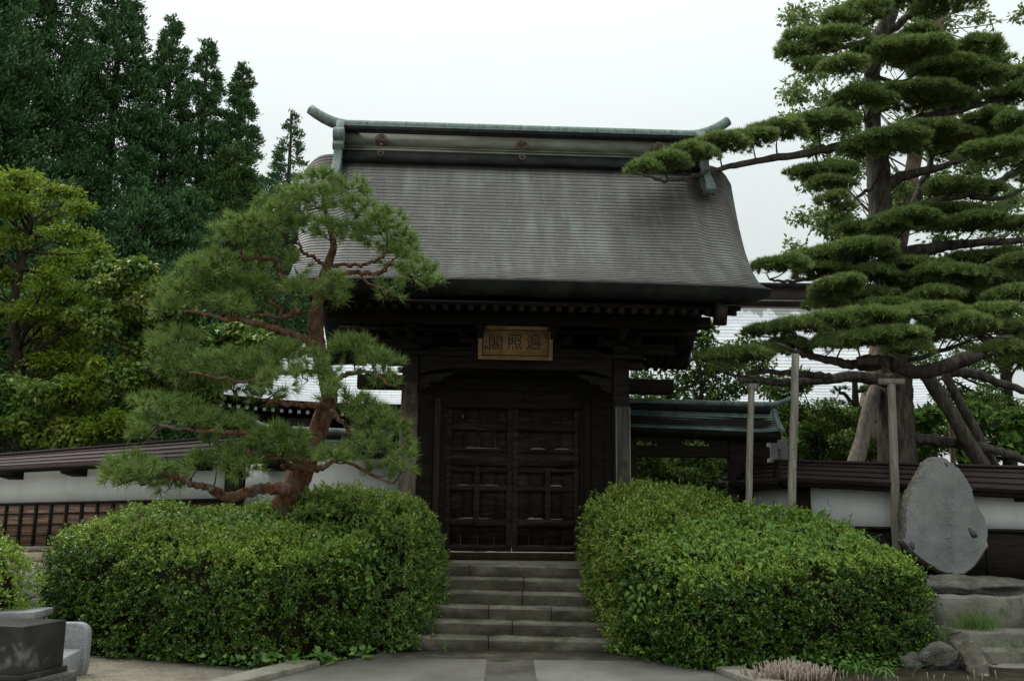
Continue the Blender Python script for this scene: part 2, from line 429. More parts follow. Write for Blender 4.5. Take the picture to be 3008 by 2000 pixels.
M['gold'] = surf('faded_gold_board', [(.20, .115, .042), (.29, .175, .07), (.37, .24, .105)], (5, 5, 9), .6, .2, 7, spec=.3)
M['ink'] = surf('carved_ink', [(.02, .02, .014), (.035, .034, .024), (.06, .055, .036)], (20, 20, 20), .8, 0, 3)
M['seal'] = surf('seal_red', [(.12, .03, .015), (.17, .05, .03), (.2, .08, .05)], (20, 20, 20), .8, 0, 3)
M['board'] = surf('weathered_board', [(.028, .026, .022), (.055, .051, .043), (.09, .084, .072)], (20, 20, 1.5), .85, .4, 6)
M['carved'] = surf('carved_cut', [(.155, .155, .148), (.18, .18, .172), (.205, .205, .196)], (20, 20, 20), .9, 0, 3)
M['carved_dark'] = surf('carved_dark_cut', [(.03, .03, .028), (.045, .045, .042), (.06, .06, .056)], (20, 20, 20), .9, 0, 3)
M['dark_chip'] = surf('dark_inclusion', [(.035, .042, .04), (.055, .063, .06), (.08, .088, .084)], (10, 10, 10), .8, .2, 5)
M['red_bark'] = surf('red_pine_bark', [(.045, .028, .018), (.15, .078, .043), (.27, .155, .098)], (16, 16, 5), .95, 1.0, 9, spec=.05, dist=.06, blotch=(5.5, (.17, .14, .115), .52))
M['grey_bark'] = surf('grey_pine_bark', [(.03, .025, .020), (.08, .068, .055), (.15, .132, .108)], (11, 11, 3), .95, 1.0, 8, spec=.1, dist=.04)
M['dark_bark'] = surf('dark_bark', [(.02, .016, .012), (.04, .032, .024), (.065, .052, .04)], (10, 10, 4), .95, .8, 6, spec=.1)
M['tan_bark'] = surf('tan_bark', [(.12, .085, .06), (.2, .15, .105), (.27, .205, .15)], (9, 9, 4), .95, 1.0, 8, spec=.1, dist=.04)
M['reed'] = surf('dry_stalks', [(.12, .09, .065), (.24, .19, .145), (.40, .345, .275)], (25, 25, 25), .85, .1, 3)

# ================================================================== the setting: ground, path, terrace
def struct(o): return tag(o, kind='structure')
mb = MB(); mb.box(-900, 900, -20, 1500, -1.0, -0.008)
o = mb.build('ground', M['soil']); struct(o)
def flat(name, poly, z, m, th=0.3):
    b = MB(); b.prism(poly, 'z', z - th, z); return struct(b.build(name, m))
def pl(px, py, z=0): p = G(px, py, z); return (p[0], p[1])
flat('gravel_ground', [(-30, -6), (-6.2, -6), (-6.2, 4), (-2.68, 12.4), (-3.4, 12.9), (-5.3, 14.2), (-7.5, 15.5), (-30, 16.0)], 0.0, M['gravel'])
flat('path', [(-5.8, 4), (4.75, 4), (2.57, 12.4), (1.9, 13.5), (1.8, 14.6), (-1.6, 14.6), (-1.8, 13.4), (-2.35, 12.5)], 0.012, M['asphalt'])
flat('path_slab', [(-0.28, 4), (0.33, 4), (0.33, 13.05), (-0.28, 13.05)], 0.020, M['concrete'])
flat('threshold_paving', [(-1.55, 13.12), (1.75, 13.12), (1.75, 13.95), (-1.55, 13.95)], 0.018, M['stone'])
mb = MB()
mb.beam((-6.0, 4, 0.02), (-3.34, 10.49, 0.02), .36, .12); mb.beam((-3.335, 10.502, 0.02), (-2.50, 12.45, 0.02), .36, .12)
mb.beam((4.9, 4, 0.02), (3.28, 10.3, 0.02), .34, .12); mb.beam((3.277, 10.312, 0.02), (2.72, 12.35, 0.02), .34, .12)
struct(mb.build('path_kerb', M['stone_light'], bevel=.015))
flat('earth_bed', [(5.0, 4), (14, 4), (14, 14.3), (1.9, 14.3), (2.8, 12.4)], 0.004, M['soil'])
# terrace: upper level behind the hedges, and a lower right level that carries the stele and the right wall
LW_A, LW_B = P(-700, 1490, 20.1), P(690, 1465, 17.3)          # left wall line (x, y used)
mb = MB()
mb.prism([(LW_A[0] - 20, LW_A[1] + 9), (LW_A[0], LW_A[1] - .02), (LW_B[0], LW_B[1] - .02), (-3.9, 16.4), (-2.4, 15.6), (-1.75, 15.4), (1.9, 15.4), (3.0, 15.5), (4.2, 15.9), (4.2, 120), (-60, 120)], 'z', -.5, 1.03)
struct(mb.build('terrace', M['soil']))
mb = MB(); mb.prism([(3.2, 15.3), (4.3, 14.6), (40, 14.6), (40, 120), (4.21, 120), (4.21, 15.9)], 'z', -.5, 0.80)
struct(mb.build('lower_terrace', M['soil']))
# distant wooded hill closes the horizon behind everything
mb = MB(); nx, ny = 60, 8; pts = []
for j in range(ny):
    for i in range(nx):
        x = -260 + 520 * i / (nx - 1); y = 150 + 25 * j
        h = (8 + 6 * math.sin(i * .5) + 3 * math.sin(i * 1.3 + 1)) * math.sin(math.pi * j / (ny - 1))
        pts.append((x, y, h))
mb.quad_grid(pts, nx, ny)
struct(mb.build('hills', leafy('far_wood', [(.02, .04, .02), (.04, .07, .03)], trans=0), smooth=True))

def stone_block(mbx, x0, x1, y0, y1, z0, z1, j=.012, seg=.16, slope=0.0):
    """a worn block: subdivided faces pushed about a little, rounded front edge"""
    n = max(2, int((x1 - x0) / seg))
    prof = [(y0 + .012, z0), (y0, z0 + .03), (y0 - .002, (z0 + z1) / 2), (y0 + .004, z1 - .035), (y0 + .02, z1 - .006), (y0 + .06, z1), ((y0 + y1) / 2, z1 + .003), (y1, z1 - .004)]
    pts = []
    for p in prof:
        for i in range(n + 1):
            x = x0 + (x1 - x0) * i / n
            e = .004 if i in (0, n) else 0
            a, c = rng.normal(0, j * .45), rng.normal(0, j * .35)
            pts.append((x + (e if i == 0 else -e if i == n else 0), p[0] + a + e, p[1] + c - slope * x - e * .4 * (p[1] > z0 + .05)))
    b = mbx.quad_grid(pts, n + 1, len(prof))
    for i0 in (0, n):
        mbx.f.append([b + k * (n + 1) + i0 for k in range(len(prof))])

# ------------------------------------------------------------------ stone stairs
t = empty('stone_stairs', (0.08, 13.86, 0), 'worn stone stairs rising between the hedges to the gate', 'stairs')
joints = [(-1.62, -.28, 1.75), (-1.62, .05, 1.75), (-1.60, -.3, .62, 1.72), (-1.58, .2, 1.7), (-1.55, .22, 1.68), (-1.55, -.62, 1.66)]
for k, js in enumerate(joints):
    mb = MB()
    for a, b_ in zip(js[:-1], js[1:]):
        stone_block(mb, a + .001, b_ - .001, 13.86 + .3 * k, 13.86 + .3 * (k + 1) + .05, .182 * k - .02, .182 * (k + 1), slope=.011)
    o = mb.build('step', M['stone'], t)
    o.data.materials.append(M['stone_top'])          # paler stone on the tops and noses
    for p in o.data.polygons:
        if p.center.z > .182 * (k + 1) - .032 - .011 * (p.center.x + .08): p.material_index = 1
mb = MB(); mb.box(-3.0, 3.2, 15.66, 22, .5, 1.075)
struct(mb.build('gate_platform', M['stone_light']))

# ================================================================== the gate
GO = Vector((P(1512, 1250, 16.3)[0], 16.3, 1.09)); GPSI = R(2.8)
gate = empty('temple_gate', GO, 'big dark wooden temple gate with curved copper roof and closed doors', 'gate', rz=GPSI)
gc, gs = math.cos(GPSI), math.sin(GPSI)
def gw(p):   # gate frame -> world
    return Vector((GO.x + gc * p[0] - gs * p[1], GO.y + gs * p[0] + gc * p[1], GO.z + p[2]))
def gb(name, mbx, m, parent=gate, **kw): return mbx.build(name, m, parent, local=True, **kw)
RX, RC, RH, RL = 0.10, 1.0, 3.30, 2.95          # roof centre x, ridge y, rise, half depth
APEX = 7.64
def half(t): return float(np.interp(t, [0, .3, .5, .7, .85, .94, 1], [4.05, 3.92, 3.84, 3.78, 3.74, 3.76, 3.80]))
def g_(t): return .78 * (1 - (1 - t) ** 1.8) + .22 * t
def roof_pt(u, t, side=-1, dz=0.0, inset=0.0):
    a = abs(u); d = max(0, (a - .86) / .14); sh = min(max((a - .78) / .07, 0), 1); sh = sh * sh * (3 - 2 * sh)
    drop = (1 - t) ** 2 * (.24 * sh + .36 * d ** 3.5) + .02 * d
    sweep = -.05 * a ** 2 * t ** 3 * (1.5 if u < 0 else .7)
    hx = half(t) - inset + (.16 * t if side > 0 else 0)
    dl, dh = (RL, RH) if side < 0 else (3.15, 3.52)      # the rear slope reaches a little further down
    return (RX + u * hx, RC + side * dl * t, APEX - dh * g_(t) - drop + sweep + dz)
# courses of copper sheet, each lower edge standing proud of the next
tt = np.linspace(0, 1, 400); yy, zz = RL * tt, RH * np.array([g_(x) for x in tt])
arc = np.concatenate([[0], np.cumsum(np.hypot(np.diff(yy), np.diff(zz)))])
NR, NU = 47, 72
tk = np.interp(np.linspace(0, arc[-1], NR + 1), arc, tt)
us = np.sign(np.linspace(-1, 1, NU)) * np.abs(np.linspace(-1, 1, NU)) ** .8
V, F, UVs, MI = [], [], [], []
for side in (-1, 1):
    for i in range(NR):
        b = len(V)
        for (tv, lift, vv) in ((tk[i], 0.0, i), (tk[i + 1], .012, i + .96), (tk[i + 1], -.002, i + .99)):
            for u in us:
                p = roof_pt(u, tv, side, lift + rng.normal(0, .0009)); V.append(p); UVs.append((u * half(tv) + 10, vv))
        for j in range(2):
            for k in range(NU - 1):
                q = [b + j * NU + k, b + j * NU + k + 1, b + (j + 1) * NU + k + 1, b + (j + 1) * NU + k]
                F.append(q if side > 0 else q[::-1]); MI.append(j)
roof = add('roof', V, [np.array(F)], None, gate, local=True, uv=UVs, mats=[M['copper'], M['copper_lip_shade']], mi=MI)
# thick dark edge and soffit of the roof
mb = MB(); n2 = 40; ts = np.linspace(0, 1, 17)
for side in (-1, 1):
    pts = [roof_pt(u, 1, side, -.004, 0) for u in np.linspace(-1, 1, n2)]
    pts2 = [(p[0] - .04 * np.sign(p[0]) , p[1] - side * .03, p[2] - .105) for p in pts]
    pts3 = [(RX + (p[0] - RX) * (.915 if side < 0 else .968), p[1] - side * .10, p[2] - .205) for p in pts]
    pts4 = [(RX + (p[0] - RX) * .80, p[1] - side * .36, p[2] - .185) for p in pts]
    mb.quad_grid(pts + pts2 + pts3 + pts4, n2, 4)
    for uu in (-1, 1):
        e1 = [roof_pt(uu, t_, side, -.004) for t_ in ts]
        e2 = [(p[0] - uu * .05, p[1], p[2] - .125) for p in e1]
        e3 = [(RX + (p[0] - RX) * (.915 if side < 0 else .968), p[1] - side * .10 * t_, p[2] - .26 + .055 * t_) for p, t_ in zip(e1, ts)]
        e4 = [(RX + (p[0] - RX) * .80, p[1] - side * .36 * t_, p[2] - .26 + .075 * t_) for p, t_ in zip(e1, ts)]
        mb.quad_grid(e1 + e2 + e3 + e4, len(ts), 4)
gb('roof_edge', mb, M['copper_dark'], roof)
# soffit boards over the rafters
mb = MB()
for side in (-1, 1):
    for (xa, xb) in ((-3.35, 3.55),):
        prof = [(RC + side * 2.62, 4.05), (RC + side * 1.7, 4.32), (RC + side * .9, 4.85), (RC, 5.5)]
        mb.quad_grid([(xa, y, z) for y, z in prof] + [(xb, y, z) for y, z in prof], 4, 2)
gb('soffit', mb, M['dark_wood'], roof)
# ridge
mb = MB(); X0, X1 = RX - 3.30, RX + 3.36
def rbox(h, z0, z1): mb.box(X0, X1, RC - h, RC + h, z0, z1)
mb.prism([(RC - .42, 7.14), (RC - .33, 7.24), (RC - .33, 7.36), (RC + .33, 7.36), (RC + .33, 7.24), (RC + .42, 7.14)], 'x', X0, X1)
rb = gb('ridge', mb, M['copper_dark'])
mb = MB(); rbox(.35, 7.362, 7.385); rbox(.27, 7.386, 7.44); rbox(.30, 7.441, 7.455); gb('ridge_moulding', mb, M['patina_dull'], rb)
mb = MB(); rbox(.22, 7.456, 7.745); gb('ridge_panel', mb, M['patina_dull'], rb)
mb = MB(); rbox(.25, 7.746, 7.775); rbox(.285, 7.776, 7.855); gb('ridge_cornice', mb, M['copper_dark'], rb)
# round cap with upswept horns
ln = []
for x in np.linspace(-4.0, 4.03, 60):
    a = abs(x) ; e = max(0, a - 3.28)
    r_ = .115 if a < 3.3 else .115 - .02 * (a - 3.3) / .7
    z = 7.965 + .50 * e ** 1.8 + .05 * e
    ln.append((RX + x, RC, z, r_))
mb = MB(); mb.tube([p[:3] for p in ln], [p[3] for p in ln], 14); cap = gb('ridge_cap', mb, M['patina'], rb, smooth=True)
mb = MB(); mb.box(X0, X1, RC - .295, RC + .295, 7.856, 7.876); gb('cap_flashing', mb, M['patina'], cap)
for x in np.linspace(-2.9, 2.9, 9):
    mb = MB()
    pts_ = [(RX + x + d, RC, 7.965) for d in (-.012, .012)]; mb.tube(pts_, [.118, .118], 14)
    gb('cap_seam', mb, M['patina_dull'], cap)
# end boards with scrolls
def end_board(x, sgn):
    mb = MB()
    for sd in (-1, 1):
        prof = [(RC, 8.0), (RC + sd * .22, 7.99), (RC + sd * .33, 7.86), (RC + sd * .36, 7.78), (RC + sd * .47, 7.72), (RC + sd * .50, 7.60), (RC + sd * .44, 7.51), (RC + sd * .50, 7.47),
                (RC + sd * .53, 7.40), (RC + sd * .47, 7.31), (RC + sd * .52, 7.10), (RC + sd * .66, 6.92), (RC + sd * .83, 6.76), (RC + sd * .86, 6.62), (RC + sd * .74, 6.56), (RC + sd * .66, 6.65), (RC + sd * .45, 6.75), (RC, 7.0)]
        mb.prism(prof if sd > 0 else prof[::-1], 'x', x - .075, x + .075)
        for (yy_, zz_, r_) in ((.40, 7.62, .14), (.42, 7.41, .085), (.74, 6.66, .11)):
            mb.lathe([(r_, -.10), (r_ * 1.0, -.09), (r_ * 1.0, .09), (r_ * .9, .10)], (0, 0, 0), 14)
            k = 4 * 14; vs = mb.v[-k:]
            mb.v[-k:] = [(x + v[2], RC + sd * yy_ + v[0], zz_ + v[1]) for v in vs]
    gb('end_ornament', mb, M['patina'], rb, bevel=.012)
end_board(X0 - .075, -1); end_board(X1 + .075, 1)
# crests on the ridge panel
def rosette(c, r, petals, kind):
    mb = MB(); nr, na = 6, petals * 6; pts = []
    for j in range(nr):
        q = j / (nr - 1)
        for i in range(na):
            a = 2 * math.pi * i / na; w = abs(math.sin(a * petals / 2))
            rr = r * q * (1 - (.10 * (1 - w) if kind else 0) * q)
            h = .012 + (.03 * w * math.sin(math.pi * min(q * 1.05, 1)) if kind else .012 * (1 + math.cos(q * 9)) * .5 + .01 * math.sin(3 * a) * q)
            pts.append((c[0] + rr * math.cos(a), c[1] - h - .02, c[2] + rr * math.sin(a)))
    mb.quad_grid(pts, na, nr, True)
    mb.lathe([(r * .98, -.02), (r * .98, .03)], c, 32, 'y')
    if kind: mb.lathe([(r * .16, -.062), (r * .16, .0)], c, 16, 'y')
    else: mb.lathe([(r, -.045), (r, -.03), (r * .9, -.03), (r * .9, -.045)], c, 32, 'y')
    return mb
for x, k in ((-2.61, 0), (.02, 1), (2.62, 0)):
    gb('crest', rosette((RX + x, RC - .22, 7.605), .118, 16 if k else 6, k), M['rust'], rb)
for x in (-2.6, 0.02, 2.62):
    mb = MB(); ring = [(RX + x + .05 * math.cos(a), RC - .40, 7.30 + .05 * math.sin(a)) for a in np.linspace(0, 2 * math.pi, 15)]
    mb.tube(ring, [.013] * 15, 6, False); mb.box(RX + x - .02, RX + x + .02, RC - .40, RC - .32, 7.29, 7.36)
    gb('hanging_ring', mb, M['rust'], rb)

# timber frame
PX = (-1.79, 1.815)
def post(mbx, x, y, z0, z1, w0, w1, n=9, lean=0.0):
    prof = []
    for k in range(n):
        z = z0 + (z1 - z0) * k / (n - 1); w = (w0 + (w1 - w0) * k / (n - 1)) / 2; c = w * .16
        for (a, b_) in ((-w + c, -w), (w - c, -w), (w, -w + c), (w, w - c), (w - c, w), (-w + c, w), (-w, w - c), (-w, -w + c)):
            prof.append((x + a + lean * (1 - k / (n - 1)), y + b_, z))
    b = mbx.quad_grid(prof, 8, n, True); mbx.f.append([b + (n - 1) * 8 + q for q in range(8)])
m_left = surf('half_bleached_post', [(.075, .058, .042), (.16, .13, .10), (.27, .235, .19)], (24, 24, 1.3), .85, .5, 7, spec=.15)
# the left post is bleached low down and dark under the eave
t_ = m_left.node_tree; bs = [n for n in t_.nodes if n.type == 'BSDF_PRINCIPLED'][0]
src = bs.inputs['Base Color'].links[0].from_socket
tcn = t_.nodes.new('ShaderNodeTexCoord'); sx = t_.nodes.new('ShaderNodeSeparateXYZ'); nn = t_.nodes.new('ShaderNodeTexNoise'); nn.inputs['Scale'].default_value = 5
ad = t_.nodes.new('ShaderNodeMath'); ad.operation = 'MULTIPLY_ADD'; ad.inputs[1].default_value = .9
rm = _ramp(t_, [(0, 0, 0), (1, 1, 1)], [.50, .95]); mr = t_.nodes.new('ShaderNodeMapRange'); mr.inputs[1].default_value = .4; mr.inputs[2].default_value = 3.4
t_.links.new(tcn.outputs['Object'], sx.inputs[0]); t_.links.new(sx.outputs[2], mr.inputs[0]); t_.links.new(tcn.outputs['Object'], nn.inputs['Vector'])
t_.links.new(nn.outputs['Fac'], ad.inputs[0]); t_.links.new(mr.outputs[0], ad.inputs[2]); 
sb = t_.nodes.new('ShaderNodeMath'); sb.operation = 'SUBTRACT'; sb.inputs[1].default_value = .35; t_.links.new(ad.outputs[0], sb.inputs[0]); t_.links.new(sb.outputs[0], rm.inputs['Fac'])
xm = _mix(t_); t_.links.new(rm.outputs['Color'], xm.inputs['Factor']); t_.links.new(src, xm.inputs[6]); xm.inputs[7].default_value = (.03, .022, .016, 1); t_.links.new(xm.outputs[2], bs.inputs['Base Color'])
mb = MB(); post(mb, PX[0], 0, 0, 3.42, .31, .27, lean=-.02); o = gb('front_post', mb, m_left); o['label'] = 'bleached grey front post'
mb = MB(); post(mb, PX[1], 0, 0, 3.42, .29, .28); gb('front_post', mb, M['dark_wood'])
for x in PX:
    mb = MB(); post(mb, x, 2.0, 0, 3.42, .28, .27); gb('rear_post', mb, M['dark_wood'])
    mb = MB(); post(mb, x * .88, .95, .1, 3.4, .42, .40); gb('main_post', mb, M['dark_wood'])
    mb = MB(); mb.box(x - .2, x + .2, -.2, .2, -.02, .06); gb('base_stone', mb, M['stone_light'], bevel=.02)
# reddish jamb strips beside the doors and plank filling
for s in (-1, 1):
    mb = MB(); mb.box(s * 1.335 - .055, s * 1.335 + .055, .66, .735, .12, 2.80); gb('jamb', mb, M['red_wood'] if s < 0 else M['dark_wood'], bevel=.006)
    mb = MB(); mb.box(s * 1.52 - .12, s * 1.52 + .12, .70, .738, .12, 2.86); gb('side_panel', mb, M['dark_wood'], bevel=.006)
# sill, lintels
mb = MB(); mb.box(-1.7, 1.7, .60, .80, .0, .115); gb('sill', mb, M['red_wood'], bevel=.012)
mb = MB(); mb.beam((-2.79, .95, 3.085), (2.93, .95, 3.085), .34, .25); gb('lintel', mb, M['dark_wood_h'], bevel=.012)
mb = MB(); mb.box(-1.6, 1.62, .76, .86, 2.64, 2.955); mb.box(-1.6, 1.62, .80, .84, 3.215, 4.2); mb.box(-1.36, -1.19, .741, .96, .12, 2.64); mb.box(1.215, 1.36, .741, .96, .12, 2.64)
gb('over_door_panel', mb, M['dark_wood_h'], bevel=.006)
for x in (-.42, .42):
    mb = MB(); mb.lathe([(.10, -.03), (.12, -.02), (.12, .02)], (x - .1, .758, 2.84), 6, 'y'); gb('nail_cover', mb, M['dark_wood_h'])
# front rainbow beam
xs = np.linspace(-1.64, 1.66, 41); up_, lo_ = [], []
for x in xs:
    a = abs(x) / 1.65
    up_.append((x, 3.585 - .16 * max(0, (a - .80) / .2) ** 2.0)); lo_.append((x, 3.215 - .12 * max(0, (a - .55) / .45) ** 2.4))
mb = MB(); mb.prism(up_ + lo_[::-1], 'y', -.12, .12); beam = gb('rainbow_beam', mb, M['dark_wood_h'], bevel=.015)
for s in (-1, 1):   # carved scroll on each end
    mb = MB()
    sp = [(s * (1.02 + (.02 + .030 * a) * math.cos(a * 1.0 + 1)), -.122, 3.40 + (.02 + .024 * a) * math.sin(a + 1)) for a in np.linspace(0, 4.7, 40)]
    mb.tube(sp, [.008] * 40, 5)
    sw = [(s * x, -.122, z) for x, z in ((1.56, 3.44), (1.40, 3.46), (1.28, 3.40), (1.20, 3.28), (1.05, 3.20), (.8, 3.22))]
    sw = smooth_line(sw, 6); mb.tube(sw, [.009] * len(sw), 5)
    sw = smooth_line([(s * x, -.122, z) for x, z in ((.86, 3.38), (.70, 3.46), (.55, 3.44), (.48, 3.38))], 6); mb.tube(sw, [.008] * len(sw), 5)
    gb('carved_scroll', mb, M['dark_wood'], beam)
for s in (-1, 1):   # stepped brackets below the beam ends
    mb = MB(); x = 1.66 if s > 0 else -1.64
    mb.prism([(x, 3.09), (x - s * .62, 3.16), (x - s * .52, 3.09), (x - s * .40, 3.045), (x - s * .36, 2.98), (x - s * .20, 2.97), (x - s * .18, 2.90), (x, 2.82)][::s], 'y', -.09, .09)
    gb('bracket', mb, M['dark_wood_h'], beam, bevel=.008)
    mb = MB(); mb.prism([(1.95 * s + .01, 3.26), (2.20 * s + .01, 3.25), (2.24 * s + .01, 3.31), (2.18 * s + .01, 3.38), (1.95 * s + .01, 3.38)][::s], 'y', -.07, .07)
    gb('beam_nose', mb, M['dark_wood_h'], beam, bevel=.008)
for x in PX:
    mb = MB(); mb.beam((x, .14, 3.25), (x, 1.86, 3.25), .18, .28); gb('tie_beam', mb, M['dark_wood'], bevel=.01)
mb = MB()
for y in (0, 2.0): mb.box(-2.15, 2.18, y - .17, y + .17, 3.425, 3.50)
gb('plate', mb, M['dark_wood_h'], bevel=.008)
# bracket sets carrying the purlins
for x in (-1.79, -.62, .62, 1.815):
    for y, sd in ((0, -1), (2.0, 1)):
        mb = MB()
        mb.prism([(-.09, 0), (.09, 0), (.15, .08), (.15, .16), (-.15, .16), (-.15, .08)], 'y', -.14, .14)
        mb.box(-.36, .36, -.055, .055, .16, .27)
        for dx in (-.30, 0, .30): mb.box(dx - .075, dx + .075, -.075, .075, .272, .36)
        mb.prism([(-.40, .30), (-.34, .20), (.10, .16), (.10, .28), (-.42, .36)], 'x', -.05, .05)
        mb.box(-.09, .09, -.46, -.30, .34, .43)
        mb.v = [(x + v[0], y - v[1] * sd if sd > 0 else y + v[1], 3.502 + v[2]) for v in mb.v]
        gb('bracket_set', mb, M['dark_wood_h'])
# frog-leg struts carved between the sets
mb = MB(); mb.prism([(-.5, 3.505), (-.42, 3.56), (-.25, 3.62), (-.16, 3.74), (.16, 3.74), (.25, 3.62), (.42, 3.56), (.5, 3.505)], 'y', .02, .08); gb('carved_strut', mb, M['dark_wood_h'])
for y, z in ((-.42, 4.02), (2.42, 4.02), (1.0, 5.35)):
    mb = MB(); mb.beam((-3.1, y, z), (3.3, y, z), .16, .2); gb('purlin', mb, M['dark_wood_h'], bevel=.01)
mb = MB(); mb.box(-3.05, 3.25, -.06, .02, 3.865, 3.92); mb.box(-3.05, 3.25, 2.0, 2.08, 3.865, 3.92); gb('wall_rail', mb, M['dark_wood_h'])
mb = MB(); mb.prism([(0.03, 3.5), (.03, 4.25), (1.0, 5.25), (1.97, 4.25), (1.97, 3.5)], 'x', -1.83, -1.77); gb('gable_wall', mb, M['dark_wood']); mb = MB(); mb.prism([(0.03, 3.5), (.03, 4.25), (1.0, 5.25), (1.97, 4.25), (1.97, 3.5)], 'x', 1.79, 1.85)
gb('gable_wall', mb, M['dark_wood'])
# rafters: one mesh shared by all, front and rear
mb = MB()
mb.beam((0, -1.62 - RC + RC, 3.965), (0, -.45, 4.23), .085, .10); mb.beam((0, -.45, 4.232), (0, 1.0, 5.42), .08, .10)
mb.beam((0, -1.50, 4.07), (0, -.9, 4.17), .075, .08)
rme = None
for side in (-1, 1):
    for k in range(34):
        x = -3.18 + 6.56 * k / 33
        if rme is None:
            r0 = gb('rafter', mb, M['dark_wood']); rme = r0.data; o = r0
        else:
            o = bpy.data.objects.new('rafter', rme); COL.objects.link(o); o.parent = gate
        o.location = (x, 0, 0) if side < 0 else (x, 2.0, 0)
        if side > 0: o.rotation_euler = (0, 0, math.pi)
        if side > 0: o.location = (x, 2 * RC + .12, -.14)
for side in (-1, 1):   # eave boards over the rafter ends
    y0 = RC + side * 2.60
    mb = MB(); mb.box(-3.3, 3.5, min(y0, y0 - side * .1), max(y0, y0 - side * .1), 4.02, 4.075); gb('eave_board', mb, M['dark_wood_h'])
for s in (-1, 1):   # barge boards along the verges
    mb = MB(); ed = [(-1.72, 3.86), (-1.80, 4.10), (-1.0, 4.32), (0, 5.02), (1.0, 6.0), (2.0, 5.02), (3.0, 4.32), (3.8, 4.10), (3.72, 3.86), (3.0, 4.03), (2.0, 4.62), (1.0, 5.5), (0, 4.62), (-1.0, 4.03)]
    x = RX + s * 3.02
    mb.prism(ed, 'x', x - .05, x + .05); gb('barge_board', mb, M['dark_wood'])
    mb = MB(); mb.prism([(-1.95, 3.99), (-1.62, 4.0), (-1.55, 3.80), (-1.70, 3.74), (-1.86, 3.72)], 'x', x - .07, x + .07); gb('barge_end', mb, M['dark_wood'])
# doors
def door(x0, x1, hinge):
    d = empty('door', (x0 if hinge < 0 else x1, .90, .12), parent=gate)
    d['label'] = 'weathered plank door leaf'
    ox, oy, oz = d.location
    def pb(name, mbx, m, par=d, **kw):
        mbx.v = [(v[0] - ox, v[1] - oy, v[2] - oz) for v in mbx.v]
        return mbx.build(name, m, par, local=True, **kw)
    mb = MB(); n = 4
    for i in range(n):
        a, c = x0 + (x1 - x0) * i / n, x0 + (x1 - x0) * (i + 1) / n
        mb.box(a + .003, c - .003, .895 + rng.random() * .012, .94, .13, 2.715)
    pb('panel_boards', mb, M['door_wood'])
    w = .10
    for a in (x0, x1 - w):
        mb = MB(); mb.box(a, a + w, .84, .90, .122, 2.725); pb('stile', mb, M['door_wood'], bevel=.008)
    for (z0, z1, pr) in ((.125, .24, .84), (.56, .68, .82), (1.17, 1.26, .825), (1.50, 1.57, .835), (1.62, 1.86, .85), (1.86, 1.91, .82), (2.24, 2.37, .83), (2.63, 2.72, .84)):
        mb = MB(); k = 8; pts = []      # rails: worn, not quite straight, top face showing
        for (dy, dz) in ((.055, 0), (0, 0), (-.004, 1), (.055, 1)):
            for i in range(k + 1):
                x = x0 + w + .002 + (x1 - x0 - 2 * w - .004) * i / k
                pts.append((x, pr + dy + rng.normal(0, .002), (z1 if dz else z0) + rng.normal(0, .004)))
        mb.quad_grid(pts, k + 1, 4); pb('rail', mb, M['door_wood'])
    xm = (x0 + x1) / 2 + .03 * hinge
    mb = MB(); mb.box(xm - .05, xm + .05, .808, .88, .62, 1.60); pb('muntin', mb, M['door_wood'], bevel=.008)
    # pale dust and bleached wood on the ledges
    for z in (.681, 1.261, 1.911):
        for _ in range(5):
            mb = MB()
            a = x0 + w + .04 + rng.random() * (x1 - x0 - 2 * w - .35); l = .10 + rng.random() * .26
            pts = []; k = 7
            hh = .012 + rng.random() * .022
            for (yy_, zf) in ((.832, 0.0), (.893, .010), (.894, 1.0)):
                for i in range(k):
                    q = math.sin(math.pi * i / (k - 1)) ** .6
                    pts.append((a + l * i / (k - 1), yy_ - (.012 if zf == 0 else 0) * 0, z + .004 + zf * hh * q))
            mb.quad_grid(pts, k, 3)
            pb('bleached_ledge', mb, M['stone_light'])
    return d
door(-1.185, .008, -1); door(.016, 1.21, 1)

# ------------------------------------------------------------------ signboard and post board
def text_mesh(body, size):
    cu = bpy.data.curves.new('writing', 'FONT'); cu.body = body; cu.size = size
    cu.align_x, cu.align_y = 'CENTER', 'CENTER'; cu.extrude = .003; cu.resolution_u = 3
    ob = bpy.data.objects.new('writing', cu); COL.objects.link(ob)
    dg = bpy.context.evaluated_depsgraph_get(); dg.update()
    me = bpy.data.meshes.new_from_object(ob.evaluated_get(dg))
    bpy.data.objects.remove(ob); bpy.data.curves.remove(cu)
    v = np.array([x.co for x in me.vertices]); f = [list(p.vertices) for p in me.polygons]
    bpy.data.meshes.remove(me)
    if len(v):
        c = (v[:, :2].min(0) + v[:, :2].max(0)) / 2; v[:, :2] -= c
    return v, f
def writing(name, chars, place, size, m, parent, sx=1.0):
    """chars put one by one; place(i) gives origin, right and up vectors"""
    Vs, Fs, b = [], [], 0
    for i, ch in enumerate(chars):
        v, f = text_mesh(ch, size)
        if not len(v): continue
        o_, r_, u_ = [np.array(q) for q in place(i)]
        nrm = np.cross(r_, u_)
        Vs.append(o_ + v[:, 0:1] * r_ * sx + v[:, 1:2] * u_ + v[:, 2:3] * nrm)
        Fs += [[q + b for q in ff] for ff in f]; b += len(v)
    return add(name, np.vstack(Vs), Fs, m, parent, local=True)
sc_ = gw((-.0175, -.30, 3.64))
sign = empty('signboard', sc_, 'faded gold signboard with three dark characters hung under the eave', 'signboard', rz=GPSI)
TILT = R(9)
def sg(x, z, y=0.0):      # sign face coordinates -> sign frame, top leaning outwards
    return (x, -math.sin(TILT) * z + math.cos(TILT) * y, math.cos(TILT) * z + math.sin(TILT) * y)
